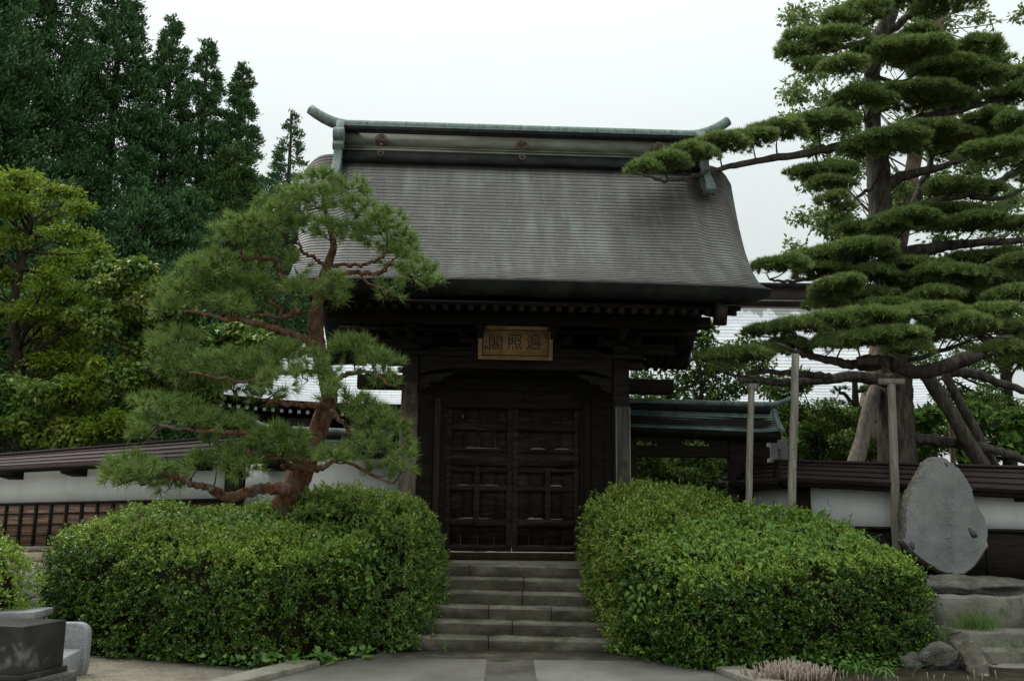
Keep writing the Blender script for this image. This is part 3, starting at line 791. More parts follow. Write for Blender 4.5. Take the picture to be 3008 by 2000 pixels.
def sgb(name, boxes, m, **kw):
    mb = MB()
    for b_ in boxes: mb.box(*b_)
    mb.v = [sg(v[0], v[2], v[1]) for v in mb.v]
    return mb.build(name, m, sign, local=True, **kw)
hw, hh = .635, .288
sgb('panel', [(-hw + .07, hw - .07, -.012, .03, -hh + .06, hh - .06)], M['gold'])
sgb('frame', [(-hw, hw, -.022, .035, hh - .06, hh), (-hw, hw, -.022, .035, -hh, -hh + .06), (-hw, -hw + .068, -.021, .034, -hh + .061, hh - .061), (hw - .068, hw, -.021, .034, -hh + .061, hh - .061)], M['gold'], bevel=.01)
rim = []
for (a, c, e, f_) in ((-.565, .565, hh - .078, hh - .064), (-.565, .565, -hh + .064, -hh + .080), (-.566, -.548, -hh + .08, hh - .078), (.548, .566, -hh + .08, hh - .078), (-.35, .55, -hh + .030, -hh + .038), (-.5, -.1, hh - .036, hh - .028), (.60, .607, -hh + .05, hh - .06)):
    rim.append((a, c, -.0245 if abs(e) > hh - .05 or a > .59 else -.016, -.008, e, f_))
sgb('border_line', rim, M['ink'])
writing('writing', '閣照遍', lambda i: (sg(-.34 + .325 * i, .005 + .01 * i, -.016), (1, 0, 0), sg(0, 1)), .285, M['ink'], sign, .95)
sgb('seal', [(-.525, -.475, -.017, -.01, -.11, -.05), (-.515, -.485, -.017, -.01, .0, .03), (.49, .525, -.017, -.01, .07, .17)], M['seal'])
# long board on the right post
bt = gw((PX[1] + .015, -.165, 1.6))
bd = empty('post_board', bt, 'tall narrow grey board with a column of characters on the right gate post', 'signboard', rz=GPSI)
mb = MB(); mb.box(-.105, .105, -.015, .02, -1.45, 1.0); mb.build('board', M['board'], bd, local=True, bevel=.006)
mb = MB(); mb.box(-.125, -.107, -.022, .02, -1.45, 1.0); mb.box(.107, .125, -.022, .02, -1.45, 1.0); mb.build('edging', M['grey_wood'], bd, local=True)
writing('writing', '禪林道場', lambda i: ((0, -.018, .02 - .30 * i), (1, 0, 0), (0, 0, 1)), .17, M['ink'], bd)

# ================================================================== walls beside the gate
class Line2:
    """a straight wall run in plan; heights are read off at two places and carried along"""
    def __init__(s, A, B):
        s.A, s.B = np.array([A[0], A[1]]), np.array([B[0], B[1]]); s.d = s.B - s.A; s.L = np.linalg.norm(s.d); s.d = s.d / s.L
        s.n = np.array([s.d[1], -s.d[0]])            # towards the viewer for a run from left to right
        if s.n[1] > 0: s.n = -s.n
    def hit(s, px, py, off=0.0):
        d = ray(px, py); n3 = np.array([s.n[0], s.n[1], 0]); o = np.array([*(s.A + s.n * off), 0])
        k = n3 @ (o - CAM) / (n3 @ d); w = CAM + d * k
        return float((w[:2] - s.A) @ s.d), float(w[2])
    def fit(s, p0, p1, off=0.0):
        (t0, z0), (t1, z1) = s.hit(*p0, off), s.hit(*p1, off)
        k = (z1 - z0) / (t1 - t0)
        return lambda t: z0 + k * (t - t0)
    def pt(s, t, off, z): 
        q = s.A + s.d * t + s.n * off
        return (q[0], q[1], z)
    def run(s, mb, t0, t1, prof, n=1):
        """prof: list of (off, zfunc); closed outline carried from t0 to t1"""
        k = len(prof); b = len(mb.v)
        for i in range(n + 1):
            t = t0 + (t1 - t0) * i / n
            mb.v += [s.pt(t, o_, z(t)) for o_, z in prof]
        mb.f.append([b + i for i in range(k)]); mb.f.append([b + n * k + i for i in range(k)][::-1])
        for j in range(n):
            for i in range(k):
                i2 = (i + 1) % k
                mb.f.append([b + j * k + i, b + (j + 1) * k + i, b + (j + 1) * k + i2, b + j * k + i2])
def up(f, dz): return lambda t: f(t) + dz

def wall_roof(Ln, t0, t1, ridge, eave, ov, m, md, par, courses=4):
    """low sheet-metal roof: stepped courses in front, plain behind, dark boards below"""
    front = []
    for c in range(courses):
        a, e = c / courses, (c + 1) / courses
        for q, lift in ((a, .0), (e, .032)):
            o_ = .04 + (ov - .04) * q
            front.append((o_, (lambda q, l: (lambda t: ridge(t) + (eave(t) - ridge(t)) * q + l))(q, lift)))
    back = [(-ov, up(eave, 0)), ]
    prof = front + [(ov - .03, up(eave, -.05)), (-ov + .03, up(eave, -.05))] + back + [(-.04, ridge)]
    mb = MB(); Ln.run(mb, t0, t1, prof); r = mb.build('roof', m, par)
    for c in range(1, courses + 1):
        q = c / courses; o_ = .04 + (ov - .04) * q; f_ = (lambda q: (lambda t: ridge(t) + (eave(t) - ridge(t)) * q + .033))(q)
        mb = MB(); Ln.run(mb, t0 - .004, t1 + .004, [(o_ + .012, up(f_, -.004)), (o_ - .006, up(f_, .002)), (o_ - .004, up(f_, -.014)), (o_ + .012, up(f_, -.016))]); mb.build('course_edge', md, r)
    mb = MB(); Ln.run(mb, t0 - .03, t1 + .03, [(.09, up(ridge, -.012)), (.085, up(ridge, .035)), (-.085, up(ridge, .035)), (-.09, up(ridge, -.012))]); mb.build('ridge_cap', md, r)
    mb = MB(); Ln.run(mb, t0 + .02, t1 - .02, [(ov - .06, up(eave, -.052)), (ov - .08, up(eave, -.115)), (.0, up(eave, -.02)), (-ov + .08, up(eave, -.115)), (-ov + .06, up(eave, -.052))]); mb.build('eave_board', M['dark_wood_h'], r)
    return r

# ---- left wall
LW = Line2(LW_A, LW_B)
t690, _ = LW.hit(690, 1400); t0_, _ = LW.hit(0, 1400)
wb = LW.fit((0, 1479), (681, 1464)); ridge = LW.fit((0, 1338), (690, 1284)); eave = LW.fit((0, 1372), (690, 1336), .42)
lw = empty('plaster_wall', (LW_A[0] + 2, LW_A[1], 1.03), 'long white plaster wall with maroon sheet roof and brown battened boards, left of the gate', 'wall')
TE = t690 - .16
mb = MB(); LW.run(mb, 0, TE, [(0, up(wb, -.02)), (0, up(eave, -.03)), (-.22, up(eave, -.03)), (-.22, up(wb, -.02))]); mb.build('plaster_panel', M['plaster'], lw)
wall_roof(LW, -.5, t690 + .45, ridge, eave, .42, M['maroon'], M['maroon_dark'], lw)
BH = .80
mb = MB(); LW.run(mb, 0, TE, [(.045, up(wb, -BH)), (.03, up(wb, -.025)), (-.2, up(wb, -.025)), (-.2, up(wb, -BH))])
mb.f = mb.f; LWb = mb.build('boarding', M['batten_board'], lw)
for k in range(1, 4):
    mb = MB(); LW.run(mb, 0, TE, [(.075 - .004 * k, up(wb, -BH * k / 4 - .01)), (.075 - .004 * k, up(wb, -BH * k / 4 + .012)), (.03, up(wb, -BH * k / 4 + .012)), (.03, up(wb, -BH * k / 4 - .01))]); mb.build('batten_rail', M['dark_wood_h'], lw)
mb = MB(); LW.run(mb, 0, TE, [(.09, up(wb, -.045)), (.08, up(wb, .004)), (0, up(wb, .012)), (0, up(wb, -.045))]); mb.build('top_rail', M['dark_wood_h'], lw)
mb = MB(); LW.run(mb, 0, TE + .2, [(.10, up(wb, -BH - .10)), (.10, up(wb, -BH)), (-.2, up(wb, -BH)), (-.2, up(wb, -BH - .10))]); mb.build('sill', M['grey_wood'], lw)
k = 0; t = .1
while t < TE:
    mb = MB(); w = .022; z0, z1 = wb(t) - BH, wb(t) - .04
    c = [LW.pt(t - w, .03, z0), LW.pt(t + w, .03, z0), LW.pt(t + w, .095, z0), LW.pt(t - w, .095, z0), LW.pt(t - w, .02, z1), LW.pt(t + w, .02, z1), LW.pt(t + w, .085, z1), LW.pt(t - w, .085, z1)]
    mb.hexa(c); mb.build('batten', M['dark_wood'], lw); t += .335
mb = MB(); LW.run(mb, TE + .002, t690 + .04, [(.07, up(wb, -1.3)), (.07, up(eave, -.02)), (-.24, up(eave, -.02)), (-.24, up(wb, -1.3))]); mb.build('corner_post', M['dark_wood'], lw)
for (px_) in (50, 235, 415, 600):
    tt_, _ = LW.hit(px_, 1385); mb = MB(); ez = eave(tt_)
    mb.prism([(.0, ez - .22), (.30, ez - .17), (.36, ez - .11), (.36, ez - .085), (0, ez - .02)], 'x', -.055 * 3, .055 * 3)
    ang = LW.d; mb.v = [tuple(np.array(LW.pt(tt_, v[1], v[2])) + np.array([ang[0] * v[0], ang[1] * v[0], 0])) for v in mb.v]
    mb.build('roof_arm', M['dark_wood_h'], lw)
# stone footing below the left wall
rw_ = empty('retaining_wall', (LW_A[0] + 2, LW_A[1] - .1, 0), 'low retaining wall of fitted grey stones under a sandy coping, below the left wall', 'wall')
mb = MB(); LW.run(mb, -3, TE + .2, [(.30, up(wb, -BH - .26)), (.29, up(wb, -BH - .11)), (-.2, up(wb, -BH - .10)), (-.2, up(wb, -BH - .26))], 8); mb.build('coping', M['sand_stone'], rw_, bevel=.02)
mb = MB(); LW.run(mb, -3, TE + .2, [(.34, up(wb, -BH - .38)), (.27, up(wb, -BH - .262)), (-.2, up(wb, -BH - .262)), (-.2, up(wb, -BH - .38))], 8); mb.build('render_band', M['sand_stone'], rw_)
def cobble(name):
    m, t, b, out = _nodes(name)
    c = t.nodes.new('ShaderNodeTexCoord'); v = t.nodes.new('ShaderNodeTexVoronoi'); v.inputs['Scale'].default_value = 3.6
    mp = t.nodes.new('ShaderNodeMapping'); mp.inputs['Scale'].default_value = (1, 1, 1.25); mp.inputs['Rotation'].default_value = (0, .5, 0)
    e = t.nodes.new('ShaderNodeTexVoronoi'); e.feature = 'DISTANCE_TO_EDGE'; e.inputs['Scale'].default_value = 3.6
    t.links.new(c.outputs['Object'], mp.inputs[0])
    for q in (v, e): t.links.new(mp.outputs[0], q.inputs['Vector'])
    r = _ramp(t, [(.16, .145, .125), (.25, .235, .21), (.33, .30, .25)], [0, .5, 1]); t.links.new(v.outputs['Color'], r.inputs['Fac'])
    n = t.nodes.new('ShaderNodeTexNoise'); n.inputs['Scale'].default_value = 30; n.inputs['Detail'].default_value = 6; t.links.new(c.outputs['Object'], n.inputs['Vector'])
    r2 = _ramp(t, [(.6,) * 3, (1.1,) * 3], [.3, .7]); t.links.new(n.outputs['Fac'], r2.inputs['Fac'])
    x = _mix(t, 'MULTIPLY', 1.0); t.links.new(r.outputs[0], x.inputs[6]); t.links.new(r2.outputs[0], x.inputs[7])
    r3 = _ramp(t, [(0, 0, 0), (1, 1, 1)], [.015, .05]); t.links.new(e.outputs['Distance'], r3.inputs['Fac'])
    y = _mix(t); t.links.new(r3.outputs[0], y.inputs['Factor']); y.inputs[6].default_value = (.17, .15, .12, 1); t.links.new(x.outputs[2], y.inputs[7])
    t.links.new(y.outputs[2], b.inputs['Base Color']); b.inputs['Roughness'].default_value = .9
    bp = t.nodes.new('ShaderNodeBump'); bp.inputs['Strength'].default_value = .9; bp.inputs['Distance'].default_value = .05
    r4 = _ramp(t, [(0, 0, 0), (1, 1, 1)], [.0, .14]); t.links.new(e.outputs['Distance'], r4.inputs['Fac']); t.links.new(r4.outputs[0], bp.inputs['Height']); t.links.new(bp.outputs[0], b.inputs['Normal'])
    return m
mb = MB(); LW.run(mb, -3, TE + .2, [(.52, lambda t: -.05), (.335, up(wb, -BH - .382)), (-.1, up(wb, -BH - .382)), (-.1, lambda t: -.05)], 8); mb.build('fitted_stone', cobble('fitted_stones'), rw_)

# ---- wing wall between left wall and gate, roofed in green copper
WG = Line2(P(722, 1400, 17.9), P(1190, 1400, 17.75))
tA, _ = WG.hit(790, 1300); tB = WG.L + .3
rz_ = WG.fit((800, 1258), (1165, 1272)); ez_ = WG.fit((800, 1322), (1165, 1328), .5)
wg = empty('wing_wall', (*WG.A, 1.03), 'short white wall with small green copper roof joining the gate, behind the red pine', 'wall')
mb = MB(); WG.run(mb, 0, tB, [(0, lambda t: .9), (0, up(ez_, .02)), (-.2, up(ez_, .02)), (-.2, lambda t: .9)]); mb.build('plaster_panel', M['plaster'], wg)
def copper_roof(Ln, t0, t1, rz, ez, ov, par, horn=(True, False), rows=11):
    nu = 24; V, F, U = [], [], []
    for sd in (1, -1):
        for i in range(rows):
            b = len(V)
            for q, lift, vv in ((i / rows, 0, i), ((i + 1) / rows, .014, i + .95), ((i + 1) / rows, -.002, i + .99)):
                for k in range(nu):
                    t = t0 + (t1 - t0) * k / (nu - 1); g = .7 * (1 - (1 - q) ** 1.7) + .3 * q
                    ee = 0
                    if horn[0]: ee += .05 * max(0, 1 - (t - t0) / .5) ** 2 * q
                    if horn[1]: ee += .05 * max(0, 1 - (t1 - t) / .5) ** 2 * q
                    V.append(Ln.pt(t, sd * ov * q, rz(t) - .10 + (ez(t) - rz(t) + .10) * g + lift + ee)); U.append((t + 5, vv))
            for j in range(2):
                for k in range(nu - 1):
                    qd = [b + j * nu + k, b + j * nu + k + 1, b + (j + 1) * nu + k + 1, b + (j + 1) * nu + k]
                    F.append(qd[::-1] if sd > 0 else qd)
    r = add('roof', V, [np.array(F)], M['moss_copper'], par, uv=U)
    mb = MB(); Ln.run(mb, t0 + .02, t1 - .02, [(ov - .02, up(ez, -.01)), (ov - .06, up(ez, -.12)), (.1, up(ez, .05)), (-.1, up(ez, .05)), (-ov + .06, up(ez, -.12)), (-ov + .02, up(ez, -.01)), (0, up(rz, -.14))]); mb.build('roof_edge', M['dark_wood_h'], r)
    mb = MB(); Ln.run(mb, t0 + .1, t1 - .1, [(.11, up(rz, -.16)), (.10, up(rz, -.05)), (-.10, up(rz, -.05)), (-.11, up(rz, -.16))]); mb.build('ridge', M['copper_dark'], r)
    pts, rad = [], []
    a0, a1 = t0 - (.36 if horn[0] else 0), t1 + (.36 if horn[1] else 0)
    for t in np.linspace(a0, a1, 40):
        e = max(0, t0 + .15 - t) if horn[0] else 0
        e += max(0, t - t1 + .15) if horn[1] else 0
        pts.append(Ln.pt(t, 0, rz(t) - .01 + .55 * e ** 1.8)); rad.append(.062 - .02 * min(1, e / .5))
    mb = MB(); mb.tube(pts, rad, 10); mb.build('ridge_cap', M['patina'], r, smooth=True)
    for h, tv in ((horn[0], t0), (horn[1], t1)):
        if not h: continue
        mb = MB(); pts = []
        for (w, dz) in ((-.05, .025), (.05, .025), (.05, -.05), (-.05, -.05)):
            pass
        rows_ = []
        for q in np.linspace(0, 1, 10):
            g = .7 * (1 - (1 - q) ** 1.7) + .3 * q; z = rz(tv) - .06 + (ez(tv) - rz(tv) + .08) * g + .05 * q
            rows_.append([Ln.pt(tv - .05, ov * 1.03 * q, z), Ln.pt(tv + .05, ov * 1.03 * q, z), Ln.pt(tv + .05, ov * 1.03 * q, z - .09), Ln.pt(tv - .05, ov * 1.03 * q, z - .09)])
        mb.quad_grid([p for r_ in rows_ for p in r_], 4, len(rows_), True); mb.f.append([len(mb.v) - 4, len(mb.v) - 3, len(mb.v) - 2, len(mb.v) - 1])
        mb.build('verge', M['patina'], r)
    return r
copper_roof(WG, tA, tB, rz_, ez_, .5, wg)
mb = MB(); WG.run(mb, tA - .02, tA + .33, [(.0, up(ez_, -.36)), (.30, up(ez_, -.31)), (.34, up(ez_, -.12)), (0, up(ez_, -.12))]); mb.build('roof_arm', M['dark_wood_h'], wg)
# ---- side gate on the right
SG = Line2(P(1850, 1300, 17.75), P(2300, 1300, 17.75))
rz2 = SG.fit((1860, 1177), (2260, 1189)); ez2 = SG.fit((1860, 1252), (2300, 1272), .5)
sgt = empty('side_gate', (3.4, 17.75, 1.03), 'small open side gate with green copper roof on dark posts, right of the big gate', 'gate')
tR, _ = SG.hit(2275, 1230)
copper_roof(SG, -.55, tR, rz2, ez2, .5, sgt, (False, True))
for (pa, pb_) in ((1846, 1868), (2140, 2192)):
    a, _ = SG.hit(pa, 1400); c, _ = SG.hit(pb_, 1400); mb = MB(); SG.run(mb, a, c, [(.13, lambda t: .9), (.13, up(ez2, -.1)), (-.13, up(ez2, -.1)), (-.13, lambda t: .9)]); mb.build('post', M['dark_wood'], sgt, bevel=.01)
a, _ = SG.hit(1850, 1330); c, _ = SG.hit(2258, 1330)
bz = SG.fit((1860, 1341), (2250, 1345), .1); bt_ = SG.fit((1860, 1306), (2250, 1312), .1)
mb = MB(); SG.run(mb, a, c, [(.10, bz), (.10, bt_), (-.10, bt_), (-.10, bz)]); mb.build('crossbeam', M['dark_wood_h'], sgt, bevel=.01)
for k in range(12):
    tq = -.1 + (tR + .0) * k / 11; mb = MB()
    zz_ = ez2(tq)
    mb.beam(SG.pt(tq, .44, zz_ - .09), SG.pt(tq, 0, zz_ + .07), .05, .06); mb.build('rafter', M['dark_wood'], sgt)
mb = MB(); SG.run(mb, -.2, tR + .02, [(.08, up(ez2, -.14)), (.08, up(ez2, -.05)), (-.08, up(ez2, -.05)), (-.08, up(ez2, -.14))]); mb.build('purlin', M['dark_wood_h'], sgt)

# ---- right wall
RW = Line2(P(2362, 1500, 16.0), P(3500, 1500, 16.0))
wbR = RW.fit((2400, 1545), (3008, 1556)); ridgeR = RW.fit((2400, 1358), (3008, 1374)); eaveR = RW.fit((2400, 1411), (3008, 1443), .42)
rw = empty('plaster_wall', (RW.A[0] + 2, 16, .8), 'white plaster wall with dark maroon roof and black boarding, behind the tall inscribed stone', 'wall')
mb = MB(); RW.run(mb, .1, RW.L, [(0, up(wbR, -.02)), (0, up(eaveR, .02)), (-.2, up(eaveR, .02)), (-.2, up(wbR, -.02))]); mb.build('plaster_panel', M['plaster'], rw)
wall_roof(RW, -.42, RW.L, ridgeR, eaveR, .42, M['maroon_dark'], M['maroon_dark'], rw)
mb = MB(); RW.run(mb, .1, RW.L, [(.05, lambda t: .84), (.04, up(wbR, -.03)), (-.2, up(wbR, -.03)), (-.2, lambda t: .84)]); mb.build('boarding', M['dark_wood_h'], rw)
mb = MB(); RW.run(mb, .1, RW.L, [(.085, up(wbR, -.04)), (.08, up(wbR, .006)), (0, up(wbR, .012)), (0, up(wbR, -.04))]); mb.build('top_rail', M['dark_wood_h'], rw)
t = .55
while t < RW.L:
    mb = MB(); RW.run(mb, t - .02, t + .02, [(.075, lambda t: .84), (.07, up(wbR, -.045)), (.0, up(wbR, -.045)), (.0, lambda t: .84)]); mb.build('batten', M['dark_wood'], rw); t += .8
mb = MB(); RW.run(mb, -.14, .098, [(.06, lambda t: .8), (.06, up(eaveR, -.01)), (-.22, up(eaveR, -.01)), (-.22, lambda t: .8)]); mb.build('corner_post', M['dark_wood'], rw)
mb = MB(); RW.run(mb, -.2, RW.L, [(.25, lambda t: .79), (.24, lambda t: .839), (-.2, lambda t: .839), (-.2, lambda t: .79)]); mb.build('footing', M['concrete'], rw)
for px_ in (2670, 2990):
    tq, _ = RW.hit(px_, 1430); mb = MB(); RW.run(mb, tq - .08, tq + .08, [(0, up(eaveR, -.16)), (.3, up(eaveR, -.14)), (.34, up(eaveR, -.09)), (0, up(eaveR, -.05))]); mb.build('roof_arm', M['dark_wood_h'], rw)
# its return towards the side gate
RB = Line2(P(2362, 1500, 16.0), P(2175, 1500, 18.2))
RB.n = -RB.n if RB.n[0] > 0 else RB.n
rt = empty('return_wall', (RB.A[0] - .3, 17, .8), 'short return of the white wall running back to the side gate under a lean dark roof', 'wall')
zr = lambda t: ridgeR(0); ze = lambda t: eaveR(0) - .02
mb = MB(); RB.run(mb, .1, RB.L, [(0, lambda t: .8), (0, up(ze, .02)), (-.2, up(ze, .02)), (-.2, lambda t: .8)]); mb.build('plaster_panel', M['plaster'], rt)
wall_roof(RB, -.1, RB.L + .1, zr, ze, .42, M['maroon_dark'], M['maroon_dark'], rt)

# ================================================================== main hall far behind
hl = empty('temple_hall', (2.8, 38, 1.0), 'big temple hall with pale sheet metal roof seen behind the gate and pines', 'hall')
EL, ER = P(612, 1175, 31), P(3000, 1252, 31)
ze_h = P(1175, 1187, 31)[2]; RLh, RRh = -6.6, 16.5; zr_h = P(2350, 893, 39)[2]
NRh, nu = 34, 60; V, F, U = [], [], []
def hall_pt(u, q, back=False):
    x0 = RLh + (EL[0] - RLh) * q; x1 = RRh + (ER[0] - RRh) * q; g = .55 * (1 - (1 - q) ** 1.5) + .45 * q
    e = abs(u * 2 - 1)
    y = 39 - 8 * q if not back else 39 + 8 * q
    return (x0 + (x1 - x0) * u, y, zr_h + (ze_h - zr_h) * g + .32 * max(0, (e - .55) / .45) ** 2.2 * q ** 3)
for back in (False, True):
    for i in range(NRh if not back else 4):
        n_ = NRh if not back else 4; b = len(V)
        for q, lift, vv in ((i / n_, 0, i), ((i + 1) / n_, .03, i + .95), ((i + 1) / n_, -.003, i + .99)):
            for k in range(nu):
                p = hall_pt(k / (nu - 1), q, back); V.append((p[0], p[1], p[2] + lift)); U.append((p[0] + 40, vv))
        for j in range(2):
            for k in range(nu - 1):
                qd = [b + j * nu + k, b + j * nu + k + 1, b + (j + 1) * nu + k + 1, b + (j + 1) * nu + k]
                F.append(qd if back else qd[::-1])
hr = add('roof', V, [np.array(F)], M['hall_roof'], hl, uv=U)
for u, xs_ in ((0, -1), (1, 1)):   # hip ends
    mb = MB()
    pr = [hall_pt(u, q) for q in np.linspace(0, 1, 9)]; bk = [hall_pt(u, q, True) for q in np.linspace(0, 1, 9)]
    mb.quad_grid(pr + bk, 9, 2)
    mb.build('hip_slope', M['hall_roof'], hr)
mb = MB(); mb.box(RLh - .3, RRh + .3, 38.65, 39.35, zr_h - .15, zr_h + .62); o = mb.build('ridge', M['maroon_dark'], hr)
mb = MB(); mb.box(RLh - .4, RRh + .4, 38.5, 39.5, zr_h + .621, zr_h + .78); mb.build('ridge_cap', M['copper_dark'], o)
mb = MB(); mb.box(RLh - .4, RRh + .4, 38.55, 38.66, zr_h + .0, zr_h + .07); mb.build('ridge_moulding', M['patina_dull'], o)
mb = MB(); pts = []
for q_, dz, dy in ((1, -.004, 0), (1, -.17, .05), (1, -.22, .9)):
    for k in range(40):
        p = hall_pt(k / 39, q_); pts.append((p[0], p[1] + dy, p[2] + dz))
mb.quad_grid(pts, 40, 3); mb.build('eave_board', M['dark_wood_h'], hr)
mb = MB(); mb.box(EL[0] + 1.8, ER[0] - 1.8, 33.2, 45, 1.0, ze_h + .4); mb.build('wall', M['dark_wood_h'], hl)
bx0, bx1 = P(845, 1230, 33.17)[0], P(950, 1230, 33.17)[0]
for k in range(6):
    w = bx1 - bx0; mb = MB(); mb.box(bx0 + k * (w + .9), bx1 + k * (w + .9), 33.14, 33.198, 3.4, ze_h - .3); mb.build('wall_panel', M['beige'], hl)
rme2 = None
for k in range(60):
    x = EL[0] + .35 + k * .285; u = (x - EL[0]) / (ER[0] - EL[0]); z = hall_pt(u, 1)[2] - .33
    if rme2 is None:
        mb = MB(); mb.beam((0, 0, 0), (0, 2.6, .75), .10, .12); o = mb.build('rafter', M['dark_wood'], hl, local=True); rme2 = o.data
        mb = MB(); mb.box(-.052, .052, -.012, -.002, -.066, .066); e = mb.build('rafter_end', M['white_paint'], o, local=True); ed_ = e.data
    else:
        o = bpy.data.objects.new('rafter', rme2); COL.objects.link(o); o.parent = hl
        e = bpy.data.objects.new('rafter_end', ed_); COL.objects.link(e); e.parent = o
    o.location = (x - hl.location[0], 31.25 - 38, z - 1.0)

# ================================================================== stones, stele, steps on the right
def rock_mesh(name, c, r, seed, m, parent=None, rough=.18, flat=None, sub=4, sq=0.0):
    bm = bmesh.new(); bmesh.ops.create_icosphere(bm, subdivisions=sub, radius=1)
    from mathutils import noise
    off = Vector((seed * 3.1, seed * 1.7, seed * .9))
    V = []
    for v in bm.verts:
        p = v.co.copy()
        if sq: p = Vector([math.copysign(abs(q) ** (1 - sq), q) for q in p])
        k = 1 + rough * (noise.noise(p * 1.3 + off) * 1.3 + .5 * noise.noise(p * 3.1 + off) + .22 * noise.noise(p * 7.3 + off))
        p = p * k
        V.append((c[0] + p.x * r[0], c[1] + p.y * r[1], c[2] + p.z * r[2]))
    F = np.array([[v.index for v in f.verts] for f in bm.faces]); bm.free()
    return add(name, V, [F], m, parent, smooth=False)
stl = [(480, 170), (505, 150), (530, 140), (590, 138), (640, 160), (690, 210), (740, 270), (778, 330), (782, 360), (795, 395), (815, 450), (862, 525), (870, 560), (884, 610), (880, 690), (866, 735), (800, 830), (720, 893), (640, 890), (560, 870), (450, 800), (380, 735), (340, 690), (338, 650), (348, 590), (345, 500), (362, 410), (385, 345), (410, 305), (440, 240)]
SY = 15.0
ol = [P(2500 + u / 2.177, 1280 + v / 2.177, SY) for u, v in stl]
ol = smooth_line([list(p) for p in ol] + [list(ol[0])], 3)[:-1]
ol = ol + np.stack([rng.normal(0, .008, len(ol)), np.zeros(len(ol)), rng.normal(0, .008, len(ol))], 1)
cen = ol.mean(0)
st = empty('stone_stele', (cen[0], SY + .2, .95), 'tall egg-shaped grey stone with a vertical carved inscription standing on a rock', 'monument')
V, n = [], len(ol)
for sc, dy in ((.965, 0.0), (1.0, .045), (1.005, .20), (.94, .34)):
    for k_, p in enumerate(ol): V.append((cen[0] + (p[0] - cen[0]) * sc, SY + dy + (rng.normal(0, .012) if 0 < dy else 0), cen[2] + (p[2] - cen[2]) * sc))
F = [[j * n + i, j * n + (i + 1) % n, (j + 1) * n + (i + 1) % n, (j + 1) * n + i] for j in range(3) for i in range(n)]
add('rough_edge', V, F + [[3 * n + i for i in range(n)]], M['stele_rim'], st)
add('face', [v for v in V[:n]], [list(range(n))[::-1]], M['stele'], st)
def stp(px, py, dy=-.001): q = P(px, py, SY + dy); return q
yy_s = [1442, 1484, 1528, 1562, 1592, 1620, 1654]
def spl(i):
    q = stp(2785 + .4 * i, yy_s[i] + 3, -.0005); return (q - np.array(st.location), (1, 0, 0), (0, 0, 1))
writing('inscription', '龍宣國手頌德碑', spl, .19, M['carved'], st)
for i, (poly) in enumerate(([(745, 590), (765, 585), (780, 605), (800, 615), (812, 645), (785, 655), (765, 640)], [(368, 690), (385, 670), (405, 690), (408, 720), (395, 735)], [(588, 170), (605, 168), (622, 190), (612, 195)], [(612, 550), (632, 560), (645, 580), (628, 578)])):
    mb = MB(); a_ = [stp(2500 + u / 2.177, 1280 + v / 2.177) for u, v in poly]; mb.prism([(q[0], q[2]) for q in a_], 'y', SY - .0012, SY + .01)
    mb.build('dark_inclusion', M['dark_chip'], st)
rk = rock_mesh('base_rock', P(2830, 1722, 14.95), (.95, .55, .17), 3, M['rock'], rough=.35)
tag(rk, 'flat fissured rock carrying the tall inscribed stone', 'rock')
# small inscribed pillar behind the side gate
pp = P(2284, 1340, 19.5)
sp_ = empty('inscribed_pillar', (pp[0], 19.5, 1.03), 'square grey stone pillar with a few dark characters beside the side gate', 'monument')
mb = MB(); mb.prism([(-.175, -.15), (.175, -.15), (.175, .15), (-.175, .15)], 'z', -.1, 2.35); mb.prism([(-.15, -.13), (.15, -.13), (.15, .13), (-.15, .13)], 'z', 2.35, 2.40); mb.build('shaft', M['stele'], sp_, local=True, bevel=.012)
writing('inscription', '銀如加上', lambda i: (np.array([.0, -.152, P(2284, 1323 + 12 * i, 19.35)[2] - 1.03]), (1, 0, 0), (0, 0, 1)), .085, M['carved_dark'], sp_)
# retaining blocks and steps
rt2 = empty('stone_retaining_blocks', (7.5, 14.2, 0), 'mossy stone blocks in a row below the inscribed stone', 'wall')
for k, (a, c) in enumerate(((5.15, 6.1), (6.1, 7.35), (7.35, 8.9), (8.9, 10.6))):
    mb = MB(); stone_block(mb, a + .004, c - .004, 14.1, 14.7, .28, .80, j=.03); mb.build('block', M['concrete'], rt2)
mb = MB(); stone_block(mb, 5.0, 6.0, 13.75, 14.4, -.05, .44, j=.03); mb.build('low_block', M['concrete'], rt2)
gs2 = empty('garden_steps', (8, 13.4, 0), 'three low grass-grown stone steps at the right edge', 'stairs')
for k, (y, z, x0) in enumerate(((13.62, .37, 6.15), (13.25, .17, 6.35), (12.92, .015, 6.3))):
    mb = MB(); stone_block(mb, x0, 11.5, y, y + .6, -.1, z, j=.02); mb.build('step', M['concrete'], gs2)
# leaning lichened slab and rocks
a, c = P(2805, 1862, 13.15), G(2885, 1985); rr = rng
mb = MB(); ll = smooth_line([list(a) , list((np.array(a) + np.array(c)) / 2 + np.array([.02, -.05, .02])), [c[0], c[1], -.05]], 8)
V = []; n = 12
for i, p in enumerate(ll):
    w = .13 * (1 - abs(i / (len(ll) - 1) - .45) ** 3 * 2.2)
    for q in range(n):
        t_a = 2 * math.pi * q / n; V.append((p[0] + w * 1.05 * math.cos(t_a) * (1 + rr.normal(0, .06)), p[1] + w * .8 * math.sin(t_a) * (1 + rr.normal(0, .06)), p[2] + .35 * w * math.cos(t_a) + rr.normal(0, .008)))
b = mb.quad_grid(V, n, len(ll), True); mb.f.append([b + q for q in range(n)][::-1])
o = mb.build('leaning_slab', M['lichen_rock'], smooth=True); tag(o, 'lichen-spotted slab leaning on its side by the garden steps', 'stone')
